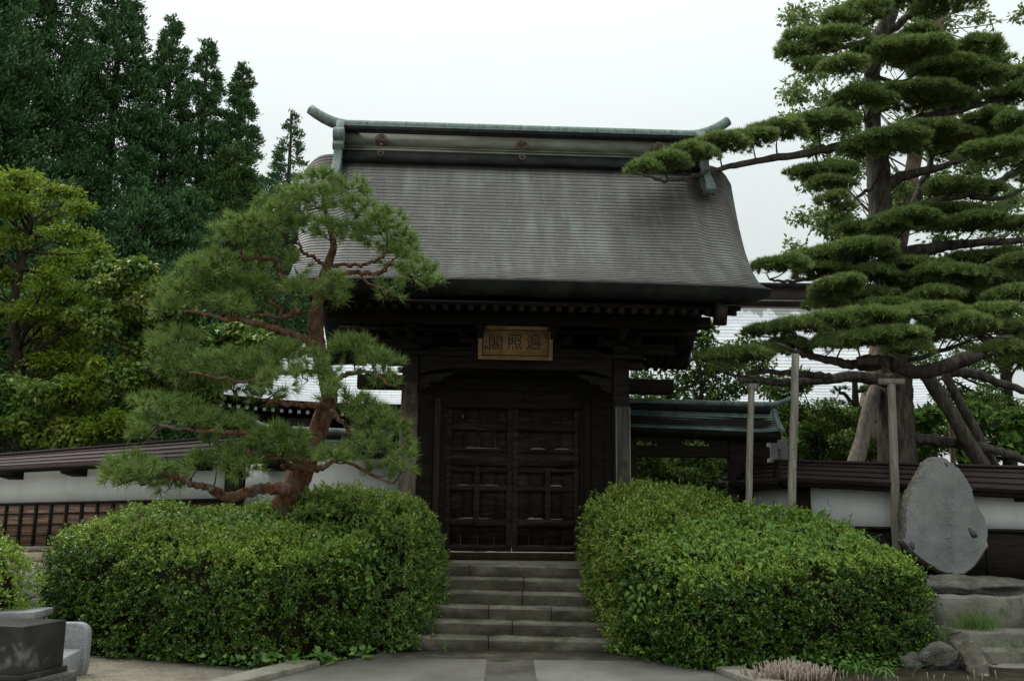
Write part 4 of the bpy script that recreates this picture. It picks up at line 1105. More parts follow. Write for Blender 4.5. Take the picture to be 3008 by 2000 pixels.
g_ = G(2768, 1965); o = rock_mesh('boulder', (g_[0], g_[1] + .1, .13), (.26, .2, .2), 5, M['rock'], rough=.2); tag(o, 'rounded dark boulder at the foot of the right hedge', 'rock')
g_ = G(2690, 1962); o = rock_mesh('boulder', (g_[0], g_[1] + .1, .05), (.16, .13, .12), 8, M['rock'], rough=.25); tag(o, 'small half-buried rock left of the rounded boulder', 'rock')

# ================================================================== stone bench and black block at the left
bn = empty('stone_bench', (-5.1, 11.6, 0), 'pale speckled granite bench end with a rounded backrest corner on the gravel', 'bench')
q0 = G(268, 1995); bx = q0[0] - .30
BX = P(266, 1860, 11.75)[0]
mb = MB(); o_ = []
for a_ in np.linspace(math.pi / 2, 0, 7): o_.append((BX - .14 + .14 * math.cos(a_), .46 + .13 * math.sin(a_)))
mb.prism([(BX - 1.5, 0), (BX - .02, 0), (BX, .10)][:2] + [(BX, .1)] + o_[::-1] + [(BX - 1.5, .59)], 'y', 11.66, 11.80); mb.build('backrest', M['granite'], bn, bevel=.015)
mb = MB(); mb.prism([(11.22, 0), (11.20, .24), (11.24, .265), (11.659, .30), (11.659, 0)], 'x', BX - 1.5, BX - .05); mb.build('seat', M['granite'], bn, bevel=.015)
cb = P(70, 1988, 10.45)
bk = empty('black_stone_block', (-5.4, 10.8, .2), 'weathered black polished stone block streaked white, on a rough plinth at the left edge', 'block')
e1 = P(196, 1820, 11.1); xk = P(70, 1840, 10.45)
d1 = np.array([e1[0] - xk[0], 11.1 - 10.45]); d1 /= np.linalg.norm(d1); d2 = np.array([-d1[1], d1[0]])
def rect(w0, w1, l0, l1):  # along d1 and d2 from the near corner
    k = np.array([xk[0], 10.45]); return [tuple(k + d1 * a + d2 * b_) for a, b_ in ((w0, l0), (w1, l0), (w1, l1), (w0, l1))]
mb = MB(); L1 = float(np.linalg.norm(np.array([e1[0] - xk[0], .65])))
mb.prism(rect(0, L1, 0, 1.1), 'z', .20, .69); mb.build('block', M['black_stone'], bk, bevel=.008)
mb = MB(); mb.prism(rect(-.10, L1 + .14, -.1, 1.2), 'z', -.05, .135); o = mb.build('plinth', M['rock'], bk, bevel=.03)
mb = MB(); mb.prism(rect(-.03, L1 + .05, -.03, 1.13), 'z', .136, .198); mb.build('base_slab', M['black_stone'], bk, bevel=.01)
sl0 = P(85, 1800, 12.1)
gt = empty('granite_table', (sl0[0] - .3, 12.4, 0), 'low pale granite slab table behind the black block', 'table')
mb = MB(); mb.prism([(sl0[0] - 1.4, 12.1), (sl0[0] - .27, 12.1), (sl0[0], 12.25), (sl0[0] - .02, 12.8), (sl0[0] - 1.4, 12.8)], 'z', sl0[2] - .09, sl0[2]); mb.build('slab', M['granite'], gt, bevel=.012)
mb = MB(); mb.box(sl0[0] - .95, sl0[0] - .2, 12.25, 12.65, -.02, sl0[2] - .091); mb.build('pedestal', M['granite'], gt, bevel=.015)

# ================================================================== props that hold the big pine
def prop(px0, py0, px1, py1, Y0, Y1, r0, r1, label, name='prop_pole', m='pole_wood', cross=None, z_to=None, jit=.10):
    a, c = P(px0, py0, Y0), P(px1, py1, Y1)
    if z_to is not None: k = (z_to - a[2]) / (c[2] - a[2]); c = a + (c - a) * k
    t = empty(name, c, label, 'prop')
    ln = [list(a + (c - a) * q + np.array([rng.normal(0, .004), 0, 0]) * (0 < q < 1)) for q in np.linspace(0, 1, 12)]
    mb = MB(); mb.tube(ln, [r0 + (r1 - r0) * q for q in np.linspace(0, 1, 12)], 12, jit=jit, seed=int(px0)); mb.build('pole', M[m], t, smooth=True)
    if cross:
        (ax, ay, bx_, by, r_) = cross; p0, p1 = P(ax, ay, Y0), P(bx_, by, Y0)
        mb = MB(); mb.tube([p0, (p0 + p1) / 2, p1], [r_] * 3, 10, jit=.08, seed=2); mb.build('crosspiece', M[m], t, smooth=True)
    return t
prop(2207, 1132, 2199, 1490, 15.4, 15.4, .052, .058, 'thin pale pole with short crosspiece propping the outermost low bough', cross=(2195, 1136, 2222, 1136, .06), z_to=.3)
prop(2337, 1040, 2324, 1500, 15.1, 15.1, .060, .072, 'tall pale pole without crosspiece propping a bough between the other two poles', z_to=.3)
prop(2618, 1128, 2634, 1610, 15.6, 15.6, .066, .078, 'pale pole with wide crosspiece propping the thick bough beside the trunk', cross=(2580, 1121, 2655, 1121, .055), z_to=.5)
prop(2572, 1140, 2510, 1370, 18.9, 18.6, .13, .17, 'thick split log leaning against the left of the big pine trunk', 'prop_log', 'grey_wood', z_to=.8, jit=.35)
prop(2715, 1090, 2900, 1390, 18.6, 18.6, .13, .14, 'thick dark log slanting up to a bough right of the trunk', 'prop_log', 'grey_bark', z_to=.8, jit=.3)
prop(2772, 1095, 2935, 1390, 19.0, 19.0, .085, .10, 'thinner dark log slanting beside the thick one right of the trunk', 'prop_log', 'grey_bark', z_to=.8, jit=.3)
prop(2790, 1190, 2800, 1370, 19.3, 19.3, .05, .055, 'thin upright pole half hidden behind the slanting logs', z_to=.8, m='tan_bark')

# ================================================================== vegetation
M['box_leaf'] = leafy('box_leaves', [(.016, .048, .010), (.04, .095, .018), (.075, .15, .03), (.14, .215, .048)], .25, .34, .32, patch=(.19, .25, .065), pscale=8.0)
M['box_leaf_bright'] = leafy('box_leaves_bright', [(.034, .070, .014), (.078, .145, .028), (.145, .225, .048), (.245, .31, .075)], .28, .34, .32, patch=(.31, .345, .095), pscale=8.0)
M['box_old_shaded'] = leafy('shaded_mature_box_leaves', [(.011, .030, .008), (.024, .058, .013), (.045, .092, .020), (.09, .145, .034)], .2, .34, .3, patch=(.085, .125, .034), pscale=8.0)  # side leaves: older growth, with shade put into the colour too
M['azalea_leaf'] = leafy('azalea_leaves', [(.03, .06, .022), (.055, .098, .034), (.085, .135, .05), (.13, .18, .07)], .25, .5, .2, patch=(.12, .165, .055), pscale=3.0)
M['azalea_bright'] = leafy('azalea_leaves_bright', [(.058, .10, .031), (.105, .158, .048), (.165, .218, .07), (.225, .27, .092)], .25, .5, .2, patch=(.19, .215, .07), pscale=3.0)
M['vine_leaf'] = leafy('vine_leaves', [(.045, .085, .03), (.075, .13, .045), (.12, .18, .07)], .3, .6, .1)
M['herb'] = leafy('herb_leaves', [(.03, .07, .02), (.06, .12, .035), (.10, .17, .05)], .25, .4, .4)
M['grass'] = leafy('grass_blades', [(.04, .09, .025), (.08, .14, .045), (.14, .19, .07)], .25, .5, .3)
M['red_needle'] = leafy('red_pine_needles', [(.045, .082, .024), (.085, .132, .04), (.13, .182, .062), (.215, .255, .105)], .18, .5, .2, patch=(.185, .225, .095), pscale=6.5, gain=(1.5, 1.6, 1.05))
M['black_needle'] = leafy('niwaki_pine_needles', [(.035, .062, .028), (.066, .105, .045), (.105, .148, .065), (.16, .2, .09)], .15, .5, .2, patch=(.22, .25, .10), pscale=6.5, gain=(1.8, 1.85, 1.2))
M['sugi'] = leafy('cedar_sprays', [(.025, .046, .022), (.033, .060, .028), (.044, .075, .035)], .10, .8, .03, patch=(.055, .082, .036), pscale=.6, gain=(2.5, 2.75, 2.3))
M['sugi_light'] = leafy('cypress_sprays', [(.028, .055, .022), (.045, .082, .032), (.07, .11, .042)], .1, .6, .2)
M['maple'] = leafy('maple_leaves', [(.045, .075, .014), (.085, .125, .018), (.15, .185, .028)], .4, .5, .15, patch=(.19, .235, .04), pscale=.6)
M['maple_dark'] = leafy('dark_maple_leaves', [(.026, .055, .016), (.05, .095, .024), (.085, .14, .034)], .3, .5, .3)
M['creeper'] = leafy('creeper_leaves', [(.028, .065, .022), (.062, .115, .036), (.115, .18, .055)], .28, .42, .28, patch=(.20, .205, .045), pscale=.8)
M['shrub'] = leafy('shrub_leaves', [(.03, .06, .018), (.055, .10, .025), (.095, .15, .04)], .28, .45, .25, patch=(.12, .15, .035), pscale=1.2)
M['locust'] = leafy('pale_tree_leaves', [(.06, .09, .045), (.095, .13, .06), (.145, .18, .085)], .35, .5, .3)
M['twig'] = surf('twigs', [(.04, .03, .02), (.08, .06, .04), (.12, .09, .065)], (10, 10, 10), .9, 0, 3, spec=.1)

def merge(parts):
    V, F, b = [], {}, 0
    for v, f in parts:
        V.append(v); F.setdefault(f.shape[1], []).append(f + b); b += len(v)
    return np.vstack(V), [np.vstack(x) for x in F.values()]
def tri_sample(V, F, N):
    """random points and normals on a quad/tri surface, by area"""
    T = []
    for f in F:
        if f.shape[1] == 3: T.append(f)
        else: T += [f[:, [0, 1, 2]], f[:, [0, 2, 3]]]
    T = np.vstack(T); a, b, c = V[T[:, 0]], V[T[:, 1]], V[T[:, 2]]
    cr_ = np.cross(b - a, c - a); ar = np.linalg.norm(cr_, axis=1); n = unit(cr_)
    k = rng.choice(len(T), N, p=ar / ar.sum())
    r1, r2 = np.sqrt(rng.random(N))[:, None], rng.random(N)[:, None]
    return a[k] * (1 - r1) + b[k] * r1 * (1 - r2) + c[k] * r1 * r2, n[k]
def vnoise(p, seed, s):
    """cheap smooth noise of 3-D points, about -1..1"""
    q = p * s + seed
    return (np.sin(q[:, 0] * 1.7 + 1.3 * np.sin(q[:, 1] * 1.1 + seed)) + np.sin(q[:, 1] * 2.1 + 1.7 * np.sin(q[:, 2] * 1.3)) + np.sin(q[:, 2] * 1.9 + 1.1 * np.sin(q[:, 0] * 1.5 + 2 * seed))) / 3
def sprigs(p, n, stem, per, L, Wd, kind, tilt=.7, droop=0.0, upb=0.25):
    """leafy shoots: `per` leaves set round a short stem at each point"""
    N = len(p)
    d = unit(n + rng.normal(0, tilt, (N, 3)) + np.array([0, 0, upb]))
    k = np.repeat(np.arange(N), per); M_ = len(k)
    f = rng.random(M_)
    base = p[k] + d[k] * (stem * f)[:, None]
    ld = unit(d[k] * (.35 + .5 * f)[:, None] + rng.normal(0, .75, (M_, 3)) + np.array([0, 0, -droop]))
    nn = unit(d[k] + rng.normal(0, .5, (M_, 3)) + np.array([0, 0, .4]))
    return leaf_arrays(base, ld, nn, L * (.7 + .6 * rng.random(M_)), Wd * (.7 + .6 * rng.random(M_)), kind)

def hedge(name, label, foot, ztop, m, n_sprig, per, L, Wd, kind='dia', stem=.07, seed=1, bulge=.10, rnd=.30, core=None, deep=.16, upb=.25, group=None, skirt=.12, bunch=11, bsize=.042, fresh_lit=None, lean=0.0):
    """a clipped bush: closed footprint (plan points), top height as a function of x, y; a leaf shell over a twig core coloured dark as inner shade"""
    C = smooth_line([list(q) for q in foot] + [list(foot[0])], 6)[:-1]; n = len(C)
    cen = C.mean(0); rows = []
    for q in list(np.linspace(0, 1, 10)) + list(np.linspace(1.12, 2, 8)):
        if q <= 1:     # sides
            h = q; ins = skirt * (1 - q) ** 2 + lean * q - (.03 + .3 * skirt) * math.sin(math.pi * q) + rnd * max(0, (q - .72) / .28) ** 2.2 * .55
        else: h = 1; ins = None
        row = []
        for p in C:
            out = unit(p - cen)
            if ins is not None:
                pp = p - out * ins; z = ztop(*pp) * (h - .10 * max(0, (h - .72) / .28) ** 2)
                if h > .72: z = ztop(*pp) * (.72 + .28 * math.sin((h - .72) / .28 * math.pi / 2) * .97)
            else:
                base_ = p - out * rnd * .55; s = 1 - (q - 1) ** 1.0
                pp = cen + (base_ - cen) * s; z = ztop(*pp)
            row.append((pp[0], pp[1], z))
        rows.append(row)
    V = np.array([p for r in rows for p in r]); nr = len(rows)
    F = np.array([[j * n + i, j * n + (i + 1) % n, (j + 1) * n + (i + 1) % n, (j + 1) * n + i] for j in range(nr - 1) for i in range(n)])
    a = (C[:, 0] * np.roll(C[:, 1], -1) - np.roll(C[:, 0], -1) * C[:, 1]).sum()
    if a < 0: F = F[:, ::-1]
    p, nn = tri_sample(V, [F], n_sprig)
    nz = vnoise(p, seed, 2.2); nz2 = vnoise(p, seed + 5, 6.0)
    off = bulge * nz + .6 * bulge * nz2
    p = p + nn * off[:, None]
    # shoots stand in little bunches with dark gaps between them
    m_ = n_sprig // bunch; c_ = rng.integers(n_sprig, size=m_); k_ = rng.integers(m_, size=n_sprig); loose = rng.random(n_sprig) < .18
    dz = (-deep * rng.random(m_) ** 2.0 + .02)[k_]
    q_ = p[c_][k_] + nn[c_][k_] * dz[:, None] + rng.normal(0, bsize, (n_sprig, 3)); n_ = unit(nn[c_][k_] + .8 * (q_ - p[c_][k_]) / bsize * .5)
    p = np.where(loose[:, None], p - nn * .05, q_); nn = np.where(loose[:, None], nn, n_)
    p[:, 2] = np.maximum(p[:, 2], .015)
    t = empty(name, (cen[0], cen[1], 0), label, 'hedge', group)
    hi = (nn[:, 2] + rng.normal(0, .22, n_sprig) + .25 * nz) > (.50 if fresh_lit else 9)       # paler upward shoots: new growth, plus top light put into the colour
    for nm, sel, mm in (('foliage', ~hi, m), ('lit_new_shoots', hi, fresh_lit)):
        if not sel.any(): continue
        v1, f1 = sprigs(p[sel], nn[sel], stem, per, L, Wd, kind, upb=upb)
        v1[:, 2] = np.maximum(v1[:, 2], .01)
        add(nm, v1, [f1], M[mm], t)
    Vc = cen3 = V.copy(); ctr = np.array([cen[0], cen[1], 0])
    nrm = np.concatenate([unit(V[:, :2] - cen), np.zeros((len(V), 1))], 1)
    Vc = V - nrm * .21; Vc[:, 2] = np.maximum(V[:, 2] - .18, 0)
    add('shaded_twig_core', Vc, [F], M['core'] if core is None else M[core], t)
    return t, V, F
def gx(px, py, z=0): q = G(px, py, z); return (q[0], q[1])
# left front box hedge: near corner at the kerb, running back left and back right
fL = [(-6.55, 14.5), (-6.4, 13.75), (-5.75, 13.35), (-4.6, 12.75), (-3.3, 12.35), (-2.95, 12.42), (-2.4, 12.95), (-1.9, 13.6), (-2.0, 14.5), (-3.0, 15.1), (-5.0, 15.4), (-6.2, 15.2)]
def zL(x, y):
    q = (y - 12.4) / 2.7; s = 1.18 + .76 * min(max(q, 0), 1) ** 1.0
    s -= .22 * max(0, (-5.2 - x) / 1.2) ** 1.5
    return s + .04 * math.sin(3 * x) + .04 * math.sin(2.3 * y + x)
hb1, V1, F1 = hedge('box_hedge', 'wide small-leaved clipped hedge with its corner at the kerb, left of the stairs', fL, zL, 'box_old_shaded', 23000, 10, .033, .022, seed=1, rnd=.13, deep=.18, bulge=.06, fresh_lit='box_leaf_bright', skirt=.04)
fLa = [(-3.9, 14.7), (-3.0, 13.9), (-2.0, 13.55), (-1.32, 13.68), (-1.10, 14.3), (-1.04, 15.4), (-1.3, 16.05), (-2.6, 16.1), (-3.8, 15.7)]
def zLa(x, y): return 2.03 + .10 * math.sin(2.2 * x + 1) + .06 * math.sin(3.1 * y) - .35 * max(0, (14.6 - y)) ** 1.5 - .30 * max(0, x + 1.5) ** 1.2 * 1.4 - .1 * max(0, -3.1 - x)
hedge('azalea_bush', 'dark green azalea bush crowding the left side of the stairs', fLa, zLa, 'azalea_leaf', 9500, 10, .062, .020, seed=2, bulge=.08, skirt=0, lean=.16, fresh_lit='azalea_bright', rnd=.4, bunch=9, bsize=.055, stem=.08)
# right front box hedge
fR = [(1.60, 14.0), (1.70, 13.4), (2.34, 12.50), (2.52, 12.46), (3.2, 12.62), (4.4, 12.9), (5.42, 13.12), (5.6, 13.3), (5.6, 13.7), (5.45, 14.4), (4.6, 15.0), (3.3, 15.5), (2.2, 15.2)]
def zR(x, y):
    q = (y - 12.6) / 2.4; e = 1.07 + .05 * (x - 2.3) / 3
    s = e + (.98 - .13 * max(0, x - 3.0)) * min(max(q, 0), 1) ** .9
    s -= .25 * max(0, (2.2 - x) / .8) ** 1.5
    s -= .38 * max(0, x - 4.7) ** 1.5 * min(max(q, 0), 1)
    return s + .03 * math.sin(3 * x) + .04 * math.sin(2.3 * y + x)
hb2, V2, F2 = hedge('box_hedge', 'big square-cornered clipped hedge with a dark front face below the inscribed stone', fR, zR, 'box_old_shaded', 24000, 10, .033, .022, seed=3, rnd=.08, deep=.18, skirt=.03, bulge=.05, fresh_lit='box_leaf_bright')
fRa = [(1.22, 15.6), (1.21, 14.9), (1.38, 14.1), (1.6, 13.65), (2.5, 14.1), (3.2, 14.9), (3.7, 15.7), (3.2, 16.3), (1.9, 16.25)]
def zRa(x, y): return 2.18 + .11 * math.sin(2.5 * x + 2) + .06 * math.sin(3.3 * y) - .42 * max(0, 14.9 - y) ** 1.3 - .30 * max(0, 1.5 - x) * 1.5 - .10 * max(0, x - 2.8)
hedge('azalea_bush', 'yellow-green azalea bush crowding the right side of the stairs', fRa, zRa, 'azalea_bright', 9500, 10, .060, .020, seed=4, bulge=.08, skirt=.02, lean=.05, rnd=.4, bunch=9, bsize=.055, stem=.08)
# little bush behind the black block
fS = [(-7.8, 12.6), (-7.2, 12.2), (-6.4, 12.2), (-6.15, 12.6), (-6.4, 13.1), (-7.4, 13.3)]
hedge('small_bush', 'loose small bush cut by the left edge above the granite table', fS, lambda x, y: 1.38 - .5 * max(0, x + 6.6) - .12 * math.sin(4 * x), 'box_leaf_bright', 2600, 9, .04, .018, seed=6, bulge=.10, rnd=.35, deep=.2)

# vines over the hedge tops: heart-shaped leaves on trailing stems
def vine(label, centres, n_leaf, size, seed, V, F, lift=.05):
    t = empty('vine', (centres[0][0], centres[0][1], 0), label, 'vine')
    P_, N_ = tri_sample(V, [F], 26000)
    w = np.zeros(len(P_))
    for (x, y, z, r) in centres: w += np.exp(-((P_ - np.array([x, y, z])) ** 2).sum(1) / (r * r))
    w *= (1 + .9 * vnoise(P_, seed, 4.0)).clip(0)
    k = rng.choice(len(P_), n_leaf, p=w / w.sum()); p, n = P_[k], N_[k]
    p = p + n * (lift + .10 * rng.random(n_leaf) ** 1.5)[:, None]
    hd = unit(np.stack([rng.normal(0, .6, n_leaf), rng.normal(-.6, .5, n_leaf), rng.normal(-.55, .3, n_leaf)], 1))
    nn = unit(n + np.array([0, -.3, .5]) + rng.normal(0, .35, (n_leaf, 3)))
    v, f = leaf_arrays(p, hd, nn, size * (.6 + .7 * rng.random(n_leaf)), size * .8 * (.6 + .6 * rng.random(n_leaf)), 'heart', .12)
    add('leaves', v, [f], M['vine_leaf'], t)
    mb = MB()
    for i in range(26):
        j = rng.integers(n_leaf); q = p[j]; ln = [q + n[j] * .02]
        for s in range(5): ln.append(ln[-1] + np.array([rng.normal(0, .05), rng.normal(0, .04), rng.normal(.035, .035)]))
        mb.tube(ln, [.004] * 6, 4, False)
    mb.build('stems', M['vine_leaf'], t)
def hp(px, py, Y): return tuple(P(px, py, Y))
vine('trailing heart-leaved vine over the top of the left clipped hedge', [(*hp(560, 1530, 14.6), .5), (*hp(850, 1530, 14.2), .7), (*hp(1010, 1580, 13.8), .55), (*hp(1110, 1650, 13.3), .45), (*hp(700, 1560, 14.3), .4)], 850, .085, 1, V1, F1)
vine('trailing heart-leaved vine over the top and side of the right clipped hedge', [(*hp(2200, 1510, 14.6), .7), (*hp(2350, 1560, 14.2), .6), (*hp(1980, 1600, 13.6), .5), (*hp(1900, 1740, 13.2), .35), (*hp(2500, 1570, 14.2), .5), (*hp(2150, 1650, 13.3), .45), (*hp(2330, 1620, 13.6), .4)], 1000, .085, 2, V2, F2)
# herbs at the hedge foot
def ground_herbs(name, label, pts, n, size, m='herb', kind='heart', up_=.35):
    c = np.array([G(*q) for q in pts]); k = rng.integers(len(c), size=n)
    p = c[k] + np.stack([rng.normal(0, .13, n), rng.normal(0, .07, n), .02 + .16 * rng.random(n)], 1)
    d = unit(np.stack([rng.normal(0, .8, n), rng.normal(-.5, .5, n), rng.normal(up_ - .3, .4, n)], 1))
    v, f = leaf_arrays(p, d, unit(np.array([0, -.5, .8]) + rng.normal(0, .4, (n, 3))), size * (.6 + .7 * rng.random(n)), size * .8, kind, .1)
    v[:, 2] = np.maximum(v[:, 2], .012)
    o = add(name, v, [f], M[m]); return tag(o, label, 'plant', kind='stuff')
ground_herbs('undergrowth', 'low heart-leaved weeds along the foot of the left hedge', [(290, 1905), (340, 1915), (400, 1920), (460, 1930), (520, 1938), (590, 1945), (650, 1952), (720, 1960), (770, 1962), (860, 1962), (950, 1950), (1060, 1935), (1150, 1915), (1230, 1890)], 520, .075)
ground_herbs('undergrowth', 'low weeds along the foot of the right hedge', [(1820, 1915), (1870, 1930), (1940, 1945), (2010, 1955), (2100, 1965), (2200, 1965), (2300, 1965), (2400, 1965), (2500, 1965), (2600, 1960), (2680, 1950)], 420, .075)
def tuft(name, label, c, n, h, spread, m='grass', bend=.5, w=.008, cat='grass tuft', group=None):
    p = np.array(c) + np.stack([rng.normal(0, spread, n), rng.normal(0, spread * .6, n), np.zeros(n)], 1)
    d0 = unit(np.stack([rng.normal(0, .35, n), rng.normal(0, .3, n), np.ones(n)], 1)); hh = h * (.5 + .6 * rng.random(n)); side = unit(np.stack([rng.normal(0, 1, n), rng.normal(0, .6, n), np.zeros(n)], 1))
    V, F = [], []
    s = unit(np.cross(d0, side + np.array([0, .01, 0]))); prev = None; segs = 4
    for k in range(segs + 1):
        q = k / segs; pos = p + d0 * (hh * q)[:, None] + side * (hh * bend * q * q)[:, None] - np.array([0, 0, 1]) * (hh * bend * .45 * q ** 3)[:, None]
        ww = w * (1 - .9 * q); V.append(pos - s * ww / 2); V.append(pos + s * ww / 2)
    V = np.stack(V, 1); m_ = V.shape[1]; idx = np.arange(n)[:, None] * m_
    F = np.concatenate([idx + np.array([[2 * k, 2 * k + 1, 2 * k + 3, 2 * k + 2]]) for k in range(segs)], 0)
    o = add(name, V.reshape(-1, 3), [F], M[m]); return tag(o, label, cat, group)
q = P(2880, 1850, 13.85); tuft('grass_tuft', 'large arching grass tuft on the steps below the inscribed stone', (q[0], 13.9, .34), 260, .50, .16)
q = P(2930, 1912, 13.3); tuft('grass_tuft', 'short wispy grass on the middle garden step at the right edge', (q[0] + .1, 13.45, .165), 70, .22, .26)
q = P(2760, 1845, 13.7); tuft('grass_tuft', 'thin tall grass between the right hedge corner and the steps', (q[0], 13.65, .2), 60, .5, .10)
q = G(2560, 1985); tuft('grass_tuft', 'broad curved lily-like leaves under the right hedge front', (q[0], q[1] + .12, .01), 60, .26, .28, 'herb', .9, .022, 'plant')
q = G(905, 1965); tuft('grass_tuft', 'tiny yellow-green grass tuft at the kerb by the left hedge', (q[0], q[1], .012), 40, .13, .06)
q = G(510, 1945); tuft('grass_tuft', 'tiny grass tuft on the gravel before the left hedge', (q[0], q[1], .0), 30, .13, .04)
q = P(1308, 1900, 13.82); tuft('small_weed', 'small weed growing from the lowest stair', (q[0], 13.84, .02), 26, .15, .02, 'herb', .4, .02, 'plant')
# clipped dry stubble at the bottom edge
def stalks(label, c, n, h, sx, sy, fan, group=None, r=.008):
    mb = MB()
    for i in range(n):
        a, b_ = rng.normal(0, sx), rng.normal(0, sy); x, y = c[0] + a, c[1] + b_
        d = np.array([fan * a / max(sx, .01) + rng.normal(0, .10), rng.normal(0, .10), 1.0]); hh = h * (.7 + .5 * rng.random()) * (1 - .25 * min(1, abs(a) / (2 * sx + .001)))
        mb.tube([(x, y, -.02), tuple(np.array([x, y, 0]) + d * hh * .5), tuple(np.array([x, y, 0]) + d * hh)], [r, r * .9, r * .8], 5)
    o = mb.build('dry_stalks', M['reed']); return tag(o, label, 'stalks', group)
q = G(2330, 2010); stalks('dense clump of pale clipped dry stalks at the bottom edge beside the path', (q[0], q[1], 0), 420, .24, .20, .12, .10)
for i, px_ in enumerate((2462, 2480, 2518, 2535, 2552, 2600, 2655, 2728, 2745, 2760, 2850, 2868, 2887, 2940)):
    q = G(px_, 2006); stalks('thin clipped dry stalk standing alone at the bottom edge, right of the dense clump', (q[0], q[1], 0), 1, .14 if i % 2 else .10, .03, .03, .04, 'single dry stalks at the bottom edge', .006)

# fallen leaves and needles along the edges of the paving and on the stairs
def litter(label, spots, n, size):
    c = np.array(spots); k = rng.integers(len(c), size=n)
    p = c[k, :3] + np.stack([rng.normal(0, 1, n) * c[k, 3], rng.normal(0, 1, n) * c[k, 4], np.zeros(n)], 1)
    th = rng.random(n) * 6.28; d = np.stack([np.cos(th), np.sin(th), rng.normal(0, .12, n)], 1)
    v, f = leaf_arrays(p + np.array([0, 0, .006]), d, np.array([0, 0, 1.]) + rng.normal(0, .2, (n, 3)), size * (.5 + rng.random(n)), size * .45, 'dia', .2)
    return tag(add('fallen_leaves', v, [f], M['litter']), label, 'leaf litter', kind='stuff')
M['litter'] = leafy('fallen_leaf', [(.06, .035, .018), (.13, .085, .04), (.2, .15, .07), (.09, .09, .03)], .1, .7, .1, gain=(1, 1, 1))
litter('scattered brown fallen leaves along the paving edges and stairs', [(-2.2, 12.8, .012, .35, .25), (-1.6, 13.4, .02, .4, .2), (1.75, 13.3, .02, .25, .3), (2.3, 12.5, .012, .3, .2), (0, 13.75, .02, .9, .06), (-3.6, 12.0, .0, .8, .25), (-5.2, 13.0, .0, .6, .2)] + [(.2, 13.86 + .3 * k + .17, .182 * (k + 1) + .002, .8, .05) for k in range(6)], 620, .035)

# ------------------------------------------------------------------ pines
def needles(p, d, per, L, w, cone, spread_up=0.0):
    N = len(p); k = np.repeat(np.arange(N), per); m_ = len(k)
    dd = unit(d[k] + rng.normal(0, cone, (m_, 3)) + np.array([0, 0, spread_up]))
    base = p[k] + rnd_dir(m_) * .012 + d[k] * (rng.random(m_) * .05)[:, None]
    return leaf_arrays(base, dd, rnd_dir(m_), L * (.75 + .45 * rng.random(m_)), w, 'tri')
def pine(name, label, base, trunk, branches, pads, bark, needle, tuft_gap, per, L, w, cone, upw, depth_k, twig_r, flat=False, seed=0, bark_top=None):
    root = empty(name, base, label, 'tree')
    T = smooth_line(trunk, 6)              # px, py, radius px, Y
    pts = [P(a, b_, d_) for a, b_, c, d_ in T]; rad = [c * mpp(d_) for a, b_, c, d_ in T]
    mb = MB(); mb.tube(pts, rad, 16, jit=.12, seed=seed); mb.build('trunk', bark, root, smooth=True)
    nodes = [(p_, r_) for p_, r_ in zip(pts, rad)]
    for br in branches:
        B = smooth_line(br, 6); bp = [P(a, b_, d_) + rng.normal(0, .012, 3) for a, b_, c, d_ in B]; brd = [max(c, 1.2) * mpp(d_) for a, b_, c, d_ in B]
        mb = MB(); mb.tube(bp, brd, 9, jit=.2, seed=int(br[0][0])); mb.build('branch', bark, root, smooth=True)
        nodes += [(p_, r_) for p_, r_ in zip(bp, brd)]
    NP = np.array([n_[0] for n_ in nodes]); tw = MB(); parts = []
    for (px, py, rx, ry, Y) in pads:
        c = P(px, py, Y); a, h = rx * mpp(Y), ry * mpp(Y); dp = a * depth_k
        # a twig from the nearest bough, then spurs inside the pad
        low = c - np.array([0, 0, h * .55])
        dist = np.linalg.norm((NP - low) * np.array([1, .7, 1.0]), axis=1); j = int(np.argmin(dist)); s = NP[j]
        mid = (s + low) / 2 + rng.normal(0, .05, 3) * min(1, dist[j]) - np.array([0, 0, .04 * dist[j]])
        ln = smooth_line([list(s), list(mid), list(low)], 4); r_ = twig_r * (.6 + .5 * min(a, .8))
        tw.tube(ln, np.linspace(r_, r_ * .6, len(ln)), 6, False, .3, int(px))
        for _ in range(max(3, int(a * dp * 22))):
            t_ = rng.random() * 2 * math.pi; q = math.sqrt(rng.random()) * .9
            e = c + np.array([a * q * math.cos(t_), dp * q * math.sin(t_), h * (.15 - .4 * q * q + rng.normal(0, .12))])
            m1 = (low + e) / 2 + np.array([0, 0, -.15 * h]) + rng.normal(0, .03, 3)
            tw.tube(smooth_line([list(low), list(m1), list(e)], 3), np.linspace(r_ * .55, r_ * .22, 7), 5, False)
        n = max(10, int(a * dp * 3.1 / (tuft_gap ** 2)) )
        t_ = rng.random(n) * 2 * math.pi; q = np.sqrt(rng.random(n))
        rim = 1 + .16 * np.sin(3 * t_ + px) + .10 * np.sin(7 * t_ + py)
        x, y = a * q * rim * np.cos(t_), dp * q * rim * np.sin(t_)
        zt = np.sqrt(np.clip(1 - q ** 2, 0, 1))
        if flat: z = h * (zt * .85 - .28) * (1 + .25 * np.sin(9 * x + px) * np.cos(8 * y)) - h * .25 * rng.random(n) ** 2
        else: z = h * (zt * (1 - 1.7 * rng.random(n) ** 1.6))
        p = c + np.stack([x, y, z], 1)
        d = unit(np.stack([x / a, y / dp, np.full(n, upw) + .6 * z / h], 1) * np.array([.75, .75, 1]) + rng.normal(0, .30, (n, 3)))
        parts.append(needles(p, d, per, L, w, cone))
    v, f = merge(parts); add('needles', v, f, needle, root)
    tw.build('twigs', M['dark_bark'], root)
    return root
